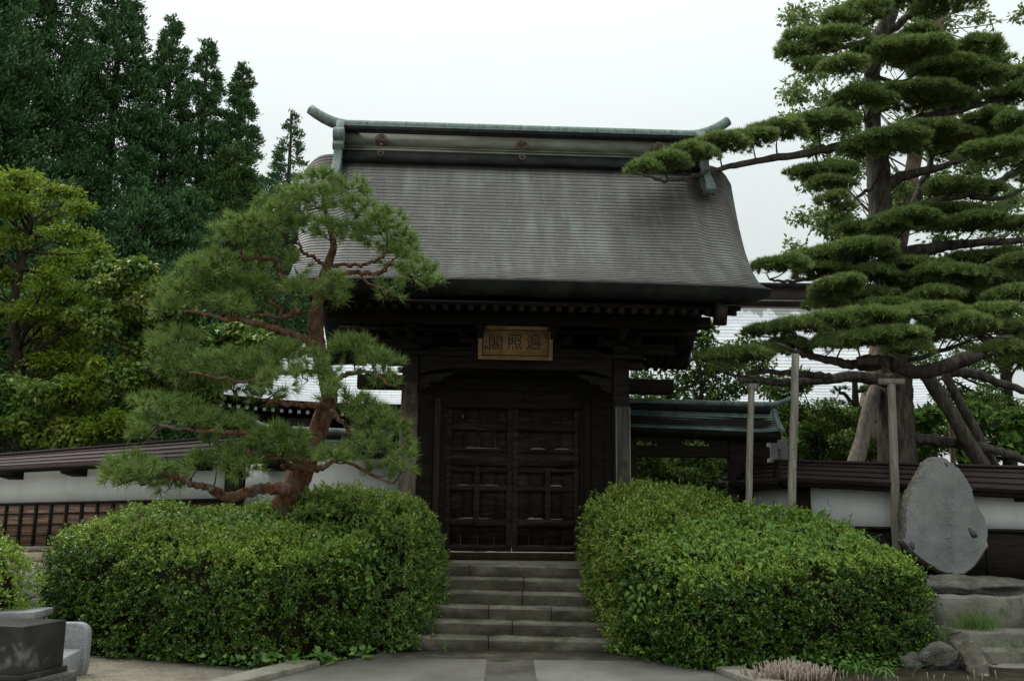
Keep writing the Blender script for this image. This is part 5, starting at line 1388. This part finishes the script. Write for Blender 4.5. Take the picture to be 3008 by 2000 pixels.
# left red pine, read off a crop (u, v) -> photo pixels
def c4(u, v): return 250 + u / 1.4936, 450 + v / 1.4936
def c4b(*a, Y0=14.9, Y1=None):
    Y0 -= 1.15; Y1 = None if Y1 is None else Y1 - 1.15
    out = []; k = len(a)
    for i, (u, v, r) in enumerate(a):
        px, py = c4(u, v); out.append((px, py, r / 1.4936, Y0 + ((Y1 if Y1 is not None else Y0) - Y0) * i / (k - 1)))
    return out
tr = c4b((880, 2050, 85), (885, 1590, 70), (905, 1500, 60), (950, 1400, 50), (1000, 1280, 46), (1035, 1180, 42), (1070, 1080, 38), (1060, 990, 36), (1035, 900, 35), (1018, 820, 34), (1010, 740, 33), (1020, 670, 26), (1040, 560, 22), (1075, 460, 19), (1090, 400, 15), (1065, 300, 11), (1045, 200, 8), (1040, 140, 5), Y0=15.85, Y1=14.75)
brs = [c4b((900, 1480, 28), (800, 1468, 24), (720, 1480, 23), (640, 1512, 22), (570, 1485, 17), (540, 1466, 16), (470, 1450, 14), (420, 1430, 12), (330, 1405, 8), Y1=14.3),
       c4b((560, 1472, 14), (575, 1478, 10), (600, 1475, 5), Y0=14.5), c4b((1000, 1385, 20), (920, 1372, 16), (870, 1378, 14)), c4b((1010, 1345, 14), (930, 1345, 10), (800, 1330, 8), (700, 1320, 7), Y1=14.4),
       c4b((1010, 840, 19), (930, 800, 16), (830, 770, 15), (740, 745, 14), (640, 730, 11), (540, 710, 8), (440, 690, 6), Y1=14.2), c4b((950, 690, 14), (870, 720, 11), (800, 712, 9), (700, 722, 8), (600, 700, 6), Y1=14.5),
       c4b((830, 770, 9), (860, 690, 7), (800, 650, 5), Y1=14.5),
       c4b((1040, 560, 15), (960, 565, 13), (900, 560, 12), (850, 530, 11), (850, 470, 9), (770, 460, 8), (700, 460, 7), (680, 420, 5), Y1=14.6), c4b((1060, 540, 12), (1150, 525, 11), (1220, 525, 10), (1310, 520, 10), (1340, 480, 8), (1420, 540, 5), Y1=14.4),
       c4b((1060, 500, 9), (1010, 460, 8), (960, 440, 7), (940, 400, 6), Y1=14.5), c4b((1085, 490, 9), (1180, 490, 8), (1260, 480, 7), (1320, 440, 6), Y1=14.4), c4b((1200, 525, 6), (1240, 570, 5), (1300, 590, 4), (1345, 620, 3), Y1=14.2),
       c4b((1080, 1000, 14), (1140, 970, 12), (1230, 960, 9), (1290, 980, 7), (1330, 1020, 5), Y1=14.4), c4b((1060, 1110, 17), (960, 1105, 13), (850, 1092, 10), (780, 1085, 7), Y1=14.4), c4b((1080, 1130, 14), (1120, 1170, 11), (1180, 1240, 9), (1250, 1260, 6), Y1=14.4),
       c4b((990, 1250, 17), (880, 1215, 14), (770, 1210, 13), (700, 1222, 12), (500, 1222, 9), (330, 1190, 6), Y1=14.0), c4b((1010, 1390, 14), (1060, 1370, 11), (1120, 1340, 9), (1240, 1400, 7), (1350, 1450, 5), Y1=14.4), c4b((1040, 950, 11), (900, 960, 9), (700, 1000, 7), (450, 960, 5), Y1=14.0)]
pads = [(1030, 130, 70, 45), (1170, 165, 70, 45), (1000, 205, 100, 45), (890, 220, 95, 45), (1200, 250, 80, 40), (1320, 300, 80, 45), (850, 300, 105, 45), (690, 315, 75, 40), (640, 365, 85, 45), (760, 350, 95, 55), (820, 430, 70, 35), (930, 330, 90, 45), (1100, 350, 95, 45),
        (1300, 375, 100, 55), (1400, 420, 75, 55), (1470, 510, 75, 50), (1340, 615, 55, 50), (1520, 575, 50, 30), (590, 490, 110, 45), (700, 510, 90, 45), (540, 530, 120, 45), (440, 620, 105, 45), (390, 680, 70, 50), (590, 600, 115, 50), (740, 590, 105, 45), (930, 500, 50, 35), (950, 610, 75, 45),
        (1080, 590, 75, 45), (1095, 655, 55, 45), (640, 670, 90, 35), (400, 830, 95, 45), (380, 890, 85, 55), (430, 955, 100, 55), (600, 950, 115, 55), (740, 950, 115, 45), (890, 890, 105, 35), (980, 965, 75, 55), (1060, 975, 55, 55), (1180, 870, 95, 45), (1280, 930, 85, 45), (1320, 1000, 55, 40),
        (850, 1015, 75, 45), (790, 1080, 60, 30), (650, 1015, 95, 45), (300, 1110, 85, 45), (285, 1180, 80, 50), (400, 1125, 75, 35), (500, 1180, 95, 35), (620, 1190, 85, 35), (240, 1250, 40, 35), (1160, 1100, 65, 45), (1230, 1160, 85, 55), (1085, 1065, 45, 45), (1290, 1200, 95, 55), (1360, 1280, 55, 55),
        (1250, 1290, 85, 50), (1100, 1335, 85, 35), (1385, 1370, 45, 50), (1300, 1395, 55, 35), (560, 1285, 55, 45), (720, 1310, 75, 50), (800, 1270, 85, 50), (880, 1255, 85, 45), (900, 1325, 85, 40), (690, 1390, 65, 45), (580, 1350, 85, 40), (490, 1370, 55, 35), (200, 1385, 105, 45), (250, 1430, 105, 40), (370, 1445, 75, 40), (130, 1445, 45, 25), (330, 1395, 50, 35), (520, 1000, 80, 45), (1440, 560, 60, 40), (1380, 480, 70, 40)]
pads = [(*c4(u, v), 1.05 * a / 1.4936, 1.12 * b_ / 1.4936, 13.5 + rng.normal(0, .22) - (.2 if v > 1000 else 0)) for u, v, a, b_ in pads]
PB = P(846, 1516, 14.6)
pine('red_pine', 'twisted red-barked pine with long loose needles left of the gate', (PB[0], 14.6, 0.0), tr, brs, pads, M['red_bark'], M['red_needle'], .088, 46, .165, .0105, .62, .40, .9, .016, seed=3)
# right big trained pine
def c6(u, v): return 1800 + u / 1.9528, v / 1.9528
def c7(u, v): return 1800 + u / 1.9528, 700 + v / 1.9528
def bb(cv, *a, Y0=19.0, Y1=None):
    out = []; k = len(a)
    for i, (u, v, r) in enumerate(a):
        px, py = cv(u, v); out.append((px, py, r / 1.9528, Y0 + ((Y1 if Y1 is not None else Y0) - Y0) * i / (k - 1)))
    return out
tr = bb(c6, (1660, -200, 28), (1640, -60, 36), (1600, 60, 42), (1560, 160, 50), (1510, 260, 52), (1488, 400, 48), (1490, 560, 48), (1495, 760, 50), (1520, 950, 66), (1532, 1150, 66), (1540, 1300, 66)) + bb(c7, (1605, 80, 82), (1600, 300, 84), (1610, 500, 90), (1620, 800, 96), (1622, 1000, 100), (1632, 1280, 106), (1640, 1620, 118))
brs = [bb(c6, (1480, 800, 34), (1350, 830, 30), (1200, 862, 26), (950, 905, 22), (700, 950, 18), (560, 980, 15), (420, 1022, 12), (300, 1030, 10), (150, 1000, 6), Y1=15.8),
       bb(c6, (1530, 200, 30), (1640, 150, 25), (1700, 90, 22), (1800, 40, 19), (1880, -40, 16), Y1=18.4), bb(c6, (1520, 240, 28), (1420, 252, 20), (1320, 272, 16), (1200, 300, 12), (1080, 280, 8), Y1=18.2), bb(c6, (1480, 310, 20), (1300, 332, 14), (1130, 352, 9), Y1=18.4),
       bb(c6, (1540, 780, 34), (1700, 702, 28), (1850, 652, 24), (2000, 632, 20), (2100, 602, 15), (2280, 560, 11), Y1=18.2), bb(c6, (1540, 1080, 40), (1650, 1022, 32), (1800, 982, 25), (1950, 940, 16), (2150, 880, 10), Y1=17.8),
       bb(c6, (1560, 1290, 42), (1700, 1202, 34), (1780, 1170, 30), (1900, 1142, 26), (2100, 1100, 20), (2300, 980, 14), Y1=18.0), bb(c6, (2050, 1125, 18), (2200, 1140, 13), (2400, 1080, 9), Y0=18.3), bb(c6, (1720, 1200, 34), (1760, 1100, 28), (1800, 1000, 24), (1830, 900, 14), Y0=19.2),
       bb(c6, (1450, 420, 16), (1560, 462, 13), (1650, 468, 11), (1760, 420, 8), Y0=18.4), bb(c6, (1480, 1080, 14), (1420, 1120, 10), (1340, 1185, 7), Y0=18.6), bb(c6, (1480, 720, 20), (1460, 690, 16), (1540, 640, 10), Y0=18.5), bb(c6, (1440, 690, 14), (1500, 600, 8), Y0=18.5), bb(c6, (1620, 40, 18), (1500, 110, 13), (1430, 160, 9), (1380, 180, 6), Y1=18.3),
       bb(c7, (1640, 100, 44), (1800, 62, 36), (2000, 35, 28), (2400, 10, 18), Y1=18.4), bb(c7, (1600, 120, 26), (1400, 160, 18), (1200, 215, 14), (1000, 250, 9), (900, 230, 6), Y1=17.4), bb(c7, (1600, 380, 30), (1800, 330, 22), (2050, 300, 14), Y1=17.6), bb(c7, (1560, 330, 24), (1400, 390, 16), (1250, 410, 10), Y1=17.4),
       bb(c7, (2650, 300, 46), (2500, 420, 46), (2359, 530, 45), (2150, 640, 44), (2000, 700, 42), (1800, 765, 40), (1650, 745, 38), (1580, 700, 34), (1450, 730, 30), (1300, 710, 26), (1150, 670, 20), (1050, 620, 14), Y0=17.4, Y1=15.8), bb(c7, (1580, 720, 34), (1480, 700, 34), (1415, 705, 30), Y0=15.9),
       bb(c7, (1600, 820, 40), (1400, 795, 32), (1200, 808, 28), (1000, 828, 24), (870, 820, 20), (730, 818, 15), Y0=18.6, Y1=15.4), bb(c7, (1250, 800, 22), (1080, 775, 18), (850, 762, 14), (720, 790, 10), (600, 730, 7), Y0=16.5, Y1=15.2), bb(c7, (1150, 690, 16), (1050, 650, 13), (930, 600, 9), Y0=15.9, Y1=15.1),
       bb(c7, (1700, 760, 36), (1950, 765, 30), (2100, 785, 26), (2250, 840, 22), (2450, 900, 18), Y0=19.2), bb(c7, (1700, 1140, 34), (1900, 1168, 30), (2050, 1190, 27), (2200, 1215, 25), (2359, 1270, 22), (2500, 1300, 18), Y1=18.4), bb(c7, (1700, 700, 15), (1900, 640, 12), (2100, 560, 8), Y0=16.3), bb(c7, (2200, 600, 18), (2280, 450, 12), (2340, 380, 9), Y0=17.0), bb(c7, (1560, 760, 12), (1540, 700, 10), (1600, 640, 7), Y0=15.8)]
p6 = [(180, 970, 80, 38), (300, 935, 120, 45), (450, 885, 120, 45), (620, 830, 140, 40), (800, 800, 120, 40), (950, 755, 140, 42), (1180, 720, 170, 52), (1330, 705, 85, 38), (1090, 235, 115, 62), (1030, 310, 85, 55), (1180, 270, 90, 50), (1300, 215, 115, 45), (1300, 120, 95, 60), (1420, 80, 125, 55), (1500, 45, 75, 45), (1130, 385, 75, 35),
      (1330, 385, 115, 40), (1420, 345, 90, 40), (1560, 290, 150, 48), (1720, 300, 190, 62), (1900, 335, 190, 70), (2080, 290, 150, 70), (2150, 370, 110, 50), (1750, 210, 115, 38), (1930, 405, 170, 52), (1420, 570, 150, 44), (1560, 540, 120, 40), (1800, 560, 210, 46), (1960, 590, 110, 36), (2100, 450, 140, 54), (2280, 450, 115, 54), (2250, 565, 120, 46),
      (2180, 695, 150, 46), (2320, 700, 100, 50), (2150, 760, 110, 36), (1450, 860, 115, 44), (1600, 810, 190, 52), (1800, 795, 240, 54), (2000, 825, 210, 62), (2200, 875, 170, 54), (2330, 930, 100, 54), (1180, 1000, 140, 44), (1290, 985, 90, 40), (1250, 1060, 105, 34), (1270, 1150, 80, 34), (1330, 1195, 50, 24),
      (1950, 1080, 140, 44), (2100, 1100, 115, 44), (1700, 1265, 170, 44), (1900, 1250, 240, 54), (2080, 1285, 170, 44), (1450, 1325, 140, 36), (1590, 1300, 100, 40), (2290, 1300, 115, 46), (2450, 500, 150, 60), (2480, 800, 150, 60), (2450, 1000, 140, 55), (1900, 30, 150, 50), (1750, -20, 130, 50), (1560, -60, 130, 50)]
p7 = [(880, 175, 80, 45), (1000, 155, 110, 44), (1150, 125, 150, 44), (1350, 105, 190, 62), (1450, 60, 140, 54), (1200, 190, 140, 44), (1250, 300, 110, 44), (1330, 260, 100, 40), (1480, 215, 140, 54), (1700, 195, 240, 54), (1900, 225, 210, 62), (2100, 225, 170, 62), (2270, 255, 150, 54), (1450, 345, 160, 44), (1230, 390, 95, 55),
      (900, 540, 110, 40), (1050, 515, 140, 44), (1250, 480, 140, 44), (1450, 460, 170, 44), (1650, 455, 120, 44), (1830, 430, 140, 44), (1980, 385, 150, 54), (2150, 340, 140, 54), (2290, 330, 110, 54), (590, 695, 100, 45), (740, 680, 140, 48), (870, 660, 90, 36), (1250, 620, 110, 44), (1400, 590, 170, 44), (1600, 570, 190, 44), (1780, 580, 110, 44),
      (2020, 490, 140, 54), (2200, 430, 110, 54), (2000, 545, 75, 36), (2250, 645, 115, 54), (2370, 720, 120, 50), (2050, 130, 120, 44), (2250, 110, 115, 54), (1560, 400, 120, 44), (1750, 370, 120, 44), (1850, 330, 120, 48), (2050, 300, 120, 50), (1920, 510, 120, 46), (2120, 520, 120, 46), (2300, 520, 110, 46), (1700, 640, 110, 40), (1320, 520, 110, 40), (1000, 620, 110, 40), (2350, 140, 110, 46), (1800, 260, 130, 44), (2420, 330, 130, 60), (2450, 180, 140, 60), (2480, 560, 120, 55), (650, 750, 70, 36)]
def dY(cv, u, v):
    px, py = cv(u, v)
    if cv is c7 and u < 1100 and v < 330: return 17.0 + rng.normal(0, .1)
    if cv is c7 and v > 420: return 15.7 + rng.normal(0, .25)
    if cv is c6 and u < 1400 and 690 < v < 1010 and not (u > 1100 and v > 900): return 15.9 + (u - 150) / 1330 * 2.6 + rng.normal(0, .08)
    return 18.1 + rng.normal(0, .45)
pads = [(*c6(u, v), 1.2 * a / 1.9528, 1.15 * b_ / 1.9528, dY(c6, u, v)) for u, v, a, b_ in p6] + [(*c7(u, v), 1.2 * a / 1.9528, 1.15 * b_ / 1.9528, dY(c7, u, v)) for u, v, a, b_ in p7]
PB2 = P(2640, 1530, 19.0)
pine('trained_pine', 'huge old trained pine with flat cloud-shaped pads held up by poles', (PB2[0], 19.0, .8), tr, brs, pads, M['grey_bark'], M['black_needle'], .043, 28, .11, .014, .72, .9, .8, .02, flat=True, seed=9)

# ------------------------------------------------------------------ broad-leaved trees: boughs carry clumps of leaves
def blob_pts(n, c, r, shell=.55):
    d = rnd_dir(n); q = (shell + (1 - shell) * rng.random(n)) ** 1.0 * (1 + .18 * vnoise(d, c[0] * 7 + c[2], 2.5))
    return np.array(c) + d * q[:, None] * np.array(r), d
def leafy_tree(name, label, base, trunk_pts, trunk_r, clumps, leaf_n, L, Wd, m, bark='dark_bark', kind='dia', flatn=.5, droop=.2, cat='tree', group=None, shell=.5, limb_r=.05):
    """clumps: (centre xyz, radii xyz)"""
    root = empty(name, base, label, cat, group)
    T = smooth_line([list(p) for p in trunk_pts], 5); mb = MB()
    mb.tube(T, np.linspace(trunk_r, trunk_r * .25, len(T)), 10, jit=.15, seed=1); mb.build('trunk', M[bark], root, smooth=True)
    mb = MB(); parts = []; vol = np.array([r[0] * r[2] for c, r in clumps]); cnt = (leaf_n * vol / vol.sum()).astype(int) + 20
    for (c, r), n in zip(clumps, cnt):
        c = np.array(c); j = int(np.argmin(np.linalg.norm((T - c) * np.array([1, 1, .6]) + np.array([0, 0, .4]), axis=1))); s = T[j]
        mid = (s + c) / 2 + rng.normal(0, .12, 3)
        ln = smooth_line([list(s), list(mid), list(c)], 4); mb.tube(ln, np.linspace(limb_r, limb_r * .25, len(ln)), 6, False, .2)
        for _ in range(4):
            e = c + rnd_dir(1)[0] * np.array(r) * .8; mb.tube([c, (c + e) / 2 + rng.normal(0, .05, 3), e], [limb_r * .3, limb_r * .2, limb_r * .1], 4, False)
        p, d = blob_pts(n, c, r, shell)
        ld = unit(d * .6 + rng.normal(0, .6, (n, 3)) + np.array([0, 0, -droop])); nn = unit(np.array([0, 0, 1]) * flatn + d * .5 + rng.normal(0, .45, (n, 3)))
        parts.append(leaf_arrays(p, ld, nn, L * (.6 + .7 * rng.random(n)), Wd * (.6 + .7 * rng.random(n)), kind))
    mb.build('limbs', M[bark], root, smooth=True)
    v, f = merge(parts); add('crown', v, f, M[m], root)
    return root
def clump_px(lst, Y, dj=.6, dk=.8):
    out = []
    for (px, py, rx, ry) in lst:
        y = Y + rng.normal(0, dj); k = mpp(y); out.append((P(px, py, y), (rx * k, (rx + ry) / 2 * k * dk, ry * k)))
    return out
def scat(n, x0, x1, y0, y1, rx, ry, ok=None):
    out = []
    while len(out) < n:
        x, y = x0 + (x1 - x0) * rng.random(), y0 + (y1 - y0) * rng.random()
        if ok is None or ok(x, y): out.append((x, y, rx * (.7 + .6 * rng.random()), ry * (.7 + .6 * rng.random())))
    return out
def base_of(px, Y, z=1.0): p = P(px, 1400, Y); return np.array([p[0], Y, z])
def trunk_px(lst, Y): return [P(px, py, Y) for px, py in lst]

# pale tree behind the trained pine
cl_ = scat(95, 2330, 3120, -60, 760, 62, 38, lambda x, y: (x - 2330) > -120 + 130 * math.sin(y / 110.) * .6 + max(0, 40 - y) * 1.5) + scat(26, 2380, 2520, 300, 700, 50, 30) + [(2330, 270, 60, 40), (2380, 220, 55, 35), (2330, 350, 60, 35), (2360, 640, 60, 30), (2420, 660, 60, 35), (2330, 740, 40, 50), (2450, 30, 70, 40), (2600, -10, 80, 40), (2320, 60, 40, 30)]
b0 = base_of(2538, 24)
leafy_tree('pale_tree', 'tall airy pale-green tree rising behind the big trained pine', b0, [b0, *trunk_px([(2548, 1340), (2566, 1180), (2600, 950), (2640, 700), (2690, 450), (2740, 200), (2780, -80)], 24)], .42, clump_px(cl_, 24, 1.2), 24000, .15, .075, 'locust', 'tan_bark', 'dia', .3, .3, shell=.1, limb_r=.018)
# dark evergreen mass at the right edge
cl_ = scat(40, 2700, 3120, 880, 1330, 60, 42)
b0 = base_of(2960, 23)
leafy_tree('evergreen_tree', 'dark evergreen tree at the right edge behind the slanting logs', b0, [b0, *trunk_px([(2960, 1200), (2950, 1000), (2960, 850)], 23)], .2, clump_px(cl_, 23, .8), 17000, .12, .06, 'azalea_leaf', shell=.3)
# large-leaved shrubs with a few rusty seed heads
cl_ = scat(16, 2680, 3010, 1210, 1340, 45, 30); b0 = base_of(2820, 20.5)
leafy_tree('broad_shrub', 'pale broad-leaved shrub behind the right wall, between trunk and slanting logs', b0, [b0, *trunk_px([(2820, 1330), (2830, 1240)], 20.5)], .04, clump_px(cl_, 20.5, .4), 2600, .16, .14, 'vine_leaf', kind='heart', cat='shrub', flatn=.9, limb_r=.02)
# trees behind the side gate
cl_ = [(1920, 1010, 50, 40), (1985, 985, 45, 45), (2060, 1010, 55, 45), (1950, 1060, 60, 40), (2100, 1075, 70, 45), (2030, 1110, 80, 50), (1960, 1150, 70, 45), (2120, 1150, 70, 40), (2190, 1120, 60, 45), (1880, 1110, 50, 35), (2230, 1070, 50, 40), (2160, 1030, 40, 35), (2200, 1000, 40, 26), (2260, 1130, 45, 40), (2000, 940, 30, 35), (2080, 965, 30, 30), (1900, 1170, 60, 40), (2060, 1180, 80, 35)]
b0 = base_of(2040, 22)
leafy_tree('camellia_tree', 'loose green tree behind the side gate roof against the pale hall roof', b0, [b0, *trunk_px([(2050, 1250), (2060, 1130), (2030, 1000)], 22)], .09, clump_px(cl_, 22, .5), 6500, .12, .065, 'shrub', shell=.2, limb_r=.022)
cl_ = scat(32, 1860, 2150, 1325, 1490, 42, 30); b0 = base_of(2010, 20.5)
leafy_tree('camellia_bush', 'glossy green bush seen through the open side gate', b0, [b0, *trunk_px([(2010, 1490), (2015, 1400)], 20.5)], .06, clump_px(cl_, 20.5, .6), 11000, .10, .055, 'shrub', cat='bush', shell=.35, limb_r=.02)
cl_ = scat(26, 2290, 2560, 1200, 1350, 42, 26) + [(2300, 1150, 60, 40), (2350, 1120, 40, 40), (2330, 1240, 60, 40), (2420, 1200, 50, 25)]; b0 = base_of(2400, 21)
leafy_tree('garden_bush', 'dense green bush behind the right wall, left of the big pine trunk', b0, [b0, *trunk_px([(2400, 1340), (2400, 1250)], 21)], .06, clump_px(cl_, 21, .5), 11000, .11, .055, 'shrub', cat='bush', shell=.3, limb_r=.02)
# small trained pine behind
tr = [(2518, 1400, 14, 21.5), (2515, 1250, 12, 21.5), (2512, 1150, 9, 21.5), (2510, 1100, 6, 21.5)]
brs = [[(2514, 1190, 7, 21.5), (2470, 1150, 5, 21.5), (2450, 1135, 3, 21.5)], [(2512, 1150, 6, 21.5), (2560, 1140, 4, 21.4)]]
pads = [(2470, 1150, 28, 14, 21.4), (2545, 1150, 36, 18, 21.4), (2510, 1110, 40, 18, 21.5), (2440, 1190, 45, 22, 21.3), (2500, 1220, 50, 22, 21.2), (2420, 1225, 50, 22, 21.2), (2530, 1240, 40, 20, 21.3)]
p_ = P(2518, 1400, 21.5)
pine('small_pine', 'small dark trained pine in front of the pale hall roof, left of the big trunk', (p_[0], 21.5, 1.0), tr, brs, pads, M['dark_bark'], M['sugi'], .09, 22, .09, .012, .6, .8, .8, .015, flat=True)

# maples and shrubs on the left
def layers(n, x0, x1, y0, y1, rx, ry, ok=None): return scat(n, x0, x1, y0, y1, rx, ry, ok)
cl_ = layers(62, -160, 330, 500, 1120, 75, 26, lambda x, y: x < 60 + (y - 480) * .62 and x < 340) + [(60, 520, 90, 26), (150, 560, 80, 24), (230, 610, 60, 26), (205, 565, 50, 18), (40, 600, 100, 26), (130, 640, 90, 26), (250, 700, 70, 26), (290, 740, 60, 22), (190, 680, 90, 26), (80, 690, 100, 26), (300, 780, 40, 18)]
b0 = base_of(60, 23, .5)
leafy_tree('maple_tree', 'yellow-green maple with flat layered sprays at the left edge', b0, [b0, *trunk_px([(60, 1150), (40, 900), (90, 650), (40, 540)], 23)], .16, clump_px(cl_, 23, .9), 30000, .11, .07, 'maple', shell=.05, flatn=1.1, droop=.25, limb_r=.04)
cl_ = layers(34, -160, 300, 850, 1240, 80, 34); b0 = base_of(120, 25.5, .5)
leafy_tree('maple_tree', 'shaded dark green maple below and behind the yellow-green one', b0, [b0, *trunk_px([(120, 1150), (130, 950)], 25.5)], .16, clump_px(cl_, 25.5, .6), 20000, .12, .075, 'maple_dark', shell=.1, flatn=.9, limb_r=.04)
cl_ = [(330, 790, 60, 30), (400, 790, 65, 34), (300, 840, 40, 30), (380, 840, 80, 40), (460, 850, 60, 40), (430, 900, 70, 45), (230, 930, 50, 24), (300, 960, 50, 28), (350, 930, 50, 40), (400, 980, 60, 40), (470, 960, 70, 50), (420, 1040, 80, 45), (500, 1040, 70, 45), (370, 1100, 60, 45), (450, 1120, 80, 50), (380, 1170, 70, 50), (300, 1200, 60, 40), (440, 1200, 80, 45), (560, 1000, 60, 40), (640, 985, 60, 30), (720, 970, 60, 34), (620, 1060, 70, 40), (560, 1100, 60, 40), (350, 1250, 80, 40), (500, 880, 60, 40), (540, 930, 60, 50), (520, 1160, 70, 50), (600, 1150, 60, 50), (760, 1000, 50, 30), (700, 1040, 60, 40)]
b0 = base_of(450, 21.5, .5)
leafy_tree('creeper_tree', 'leafy creeper-hung tree with yellowish new shoots, left of the red pine', b0, [b0, *trunk_px([(440, 1200), (430, 1000), (410, 820)], 21.5)], .12, clump_px(cl_, 21.5, .6), 22000, .12, .095, 'creeper', kind='oval', shell=.5, flatn=.7, droop=.5, limb_r=.035)
cl_ = layers(22, -80, 210, 1130, 1300, 50, 34) + [(30, 1130, 60, 34), (110, 1150, 60, 34)]; b0 = base_of(60, 20.5, .5)
leafy_tree('green_shrub', 'mid-green shrub behind the left end of the maroon wall roof', b0, [b0, *trunk_px([(60, 1280), (70, 1180)], 20.8)], .05, clump_px(cl_, 20.8, .3), 6500, .12, .09, 'creeper', kind='oval', cat='shrub', limb_r=.02)
cl_ = [(210, 1130, 40, 26), (250, 1150, 45, 30), (200, 1180, 50, 32), (240, 1200, 50, 30), (180, 1215, 40, 24), (270, 1110, 30, 40), (285, 1070, 24, 30)]; b0 = base_of(225, 20.6, .5)
leafy_tree('yellow_maple', 'small bright yellow-green maple above the maroon wall roof', b0, [b0, *trunk_px([(228, 1280), (232, 1180), (240, 1130)], 20.6)], .03, clump_px(cl_, 20.6, .2), 3000, .10, .06, 'maple', cat='tree', shell=.1, flatn=.8, limb_r=.014)
cl_ = layers(10, 260, 400, 1215, 1290, 40, 24); b0 = base_of(330, 20.4, .5)
leafy_tree('green_shrub', 'olive shrub just above the maroon wall roof, right of the small maple', b0, [b0, *trunk_px([(330, 1290), (330, 1240)], 20.4)], .03, clump_px(cl_, 20.4, .2), 3000, .09, .055, 'maple', cat='shrub', limb_r=.014)

# ------------------------------------------------------------------ tall cedars
def cedar(label, px, ptop, Y, w_px, m='sugi', n_cl=230, per=120, zb=None, cr=.75, name='cedar_tree', sprig=.13, group=None, pexp=.82, gap=0.0):
    top = P(px, ptop, Y); base = np.array([top[0], Y, 1.0]); H = top[2] - base[2]; wR = 1.5 * w_px * mpp(Y)
    root = empty(name, base, label, 'tree', group)
    mb = MB(); mb.tube([base, base + np.array([0, 0, H * .5]), top], [.35, .25, .04], 8); mb.build('trunk', M['dark_bark'], root)
    parts = []; mb = MB(); nb = int(n_cl * 2.1)
    for i in range(nb):                      # boughs: out and down, turned up at the end, hung with feathery sprays
        q = ((i + rng.random()) / nb) ** .92; t = rng.random() * 2 * math.pi
        ln = (wR * q ** pexp * (.62 + .45 * rng.random()) + .22) * (1 + .22 * math.sin(3 * t + px) * math.sin(q * 23 + px))
        out = np.array([math.cos(t), math.sin(t), 0]); z0 = top[2] - .15 - (H - 1.2) * q
        n = int(per * .75 * (.10 + .90 * min(1, ln / (.6 * wR + .3))))
        s_ = .25 + .75 * np.sqrt(rng.random(n)); sg_ = cr * (.10 + .20 * min(1, ln / 1.6)) * (1.15 - .55 * s_)
        p = np.array([top[0], Y, z0]) + out * (ln * s_)[:, None] + rng.normal(0, 1, (n, 3)) * sg_[:, None] * np.array([1, 1, .85])
        p[:, 2] += ln * (.10 - .55 * s_ + .38 * s_ ** 2.5)
        ld = unit(out * .55 + np.array([0, 0, .45]) + rng.normal(0, .38, (n, 3)))
        nn = unit(np.array([0, 0, .9]) + out * .45 + rng.normal(0, .30, (n, 3)))
        parts.append(leaf_arrays(p, ld, nn, sprig * 1.5 * (.6 + .7 * rng.random(n)), sprig * .55, 'dia', .2))
        if i % 5 == 0: mb.tube([(top[0], Y, z0), tuple(np.array([top[0], Y, z0]) + out * ln * .8 - np.array([0, 0, ln * .2]))], [.05, .012], 4, False)
    k = 60; p = np.array([top[0], Y, top[2] - .5]) + np.stack([rng.normal(0, .07, k), rng.normal(0, .07, k), rng.random(k) * .55], 1)
    parts.append(leaf_arrays(p, unit(rng.normal(0, .3, (k, 3)) + np.array([0, 0, 1])), rnd_dir(k), sprig * 1.4, sprig * .5, 'dia', .2))
    v, f = merge(parts); add('crown', v, f, M[m], root); mb.build('limbs', M['dark_bark'], root)
    return root
cedar('tallest dark cedar, cut by the left edge, nearest of the row', -30, -420, 33, 330, n_cl=430, per=440, cr=1.0, sprig=.14)
cedar('tall dark cedar cut by the top edge, second in the row from the left', 190, -360, 36, 250, n_cl=340, per=400, cr=.92)
cedar('tall dark cedar just leaving the top edge, third of the row from the left', 372, -130, 38, 215, n_cl=300, per=400, cr=.88)
cedar('dark cedar with a blunt tip just right of the top-cut ones', 512, 50, 39, 165, n_cl=230, per=400, cr=.8)
cedar('dark cedar with ragged tip beside a sky gap, fifth of the row', 612, 122, 40, 150, n_cl=190, per=360, cr=.74)
cedar('dark pointed cedar next to the last small one in the row', 715, 190, 41, 140, n_cl=220, per=360, cr=.74)
cedar('lighter green rounded cypress standing before the dark cedars', 690, 425, 37, 120, 'sugi_light', n_cl=150, per=330, cr=.75, name='cypress_tree', pexp=.5)
cedar('small slender cedar with open tip nearest the gate roof', 858, 330, 46, 150, n_cl=190, per=200, cr=.6)
for i, (px, pt, Y, wp) in enumerate(((770, 520, 50, 120), (868, 560, 53, 110), (968, 600, 55, 110), (640, 470, 48, 120))):
    cedar(('distant dark cedar behind the hall, under the slender cedar', 'distant dark cedar behind the hall, between red pine top and gate', 'distant dark cedar almost hidden behind the gate roof edge', 'distant dark cedar filling the gap behind the cypress')[i], px, pt, Y, wp, n_cl=190, per=330, cr=.85, pexp=.5)
for i, (px, pt, Y) in enumerate(((40, 620, 29), (250, 600, 32), (420, 560, 33), (560, 560, 35))):
    cedar(('low dark cedar behind the yellow-green maple', 'broad low cedar between the two maples', 'low cedar with bluish foliage above the creeper-hung tree', 'low cedar above the red pine, left of the cypress')[i], px, pt, Y, 150, n_cl=170, per=330, cr=.85, pexp=.5)
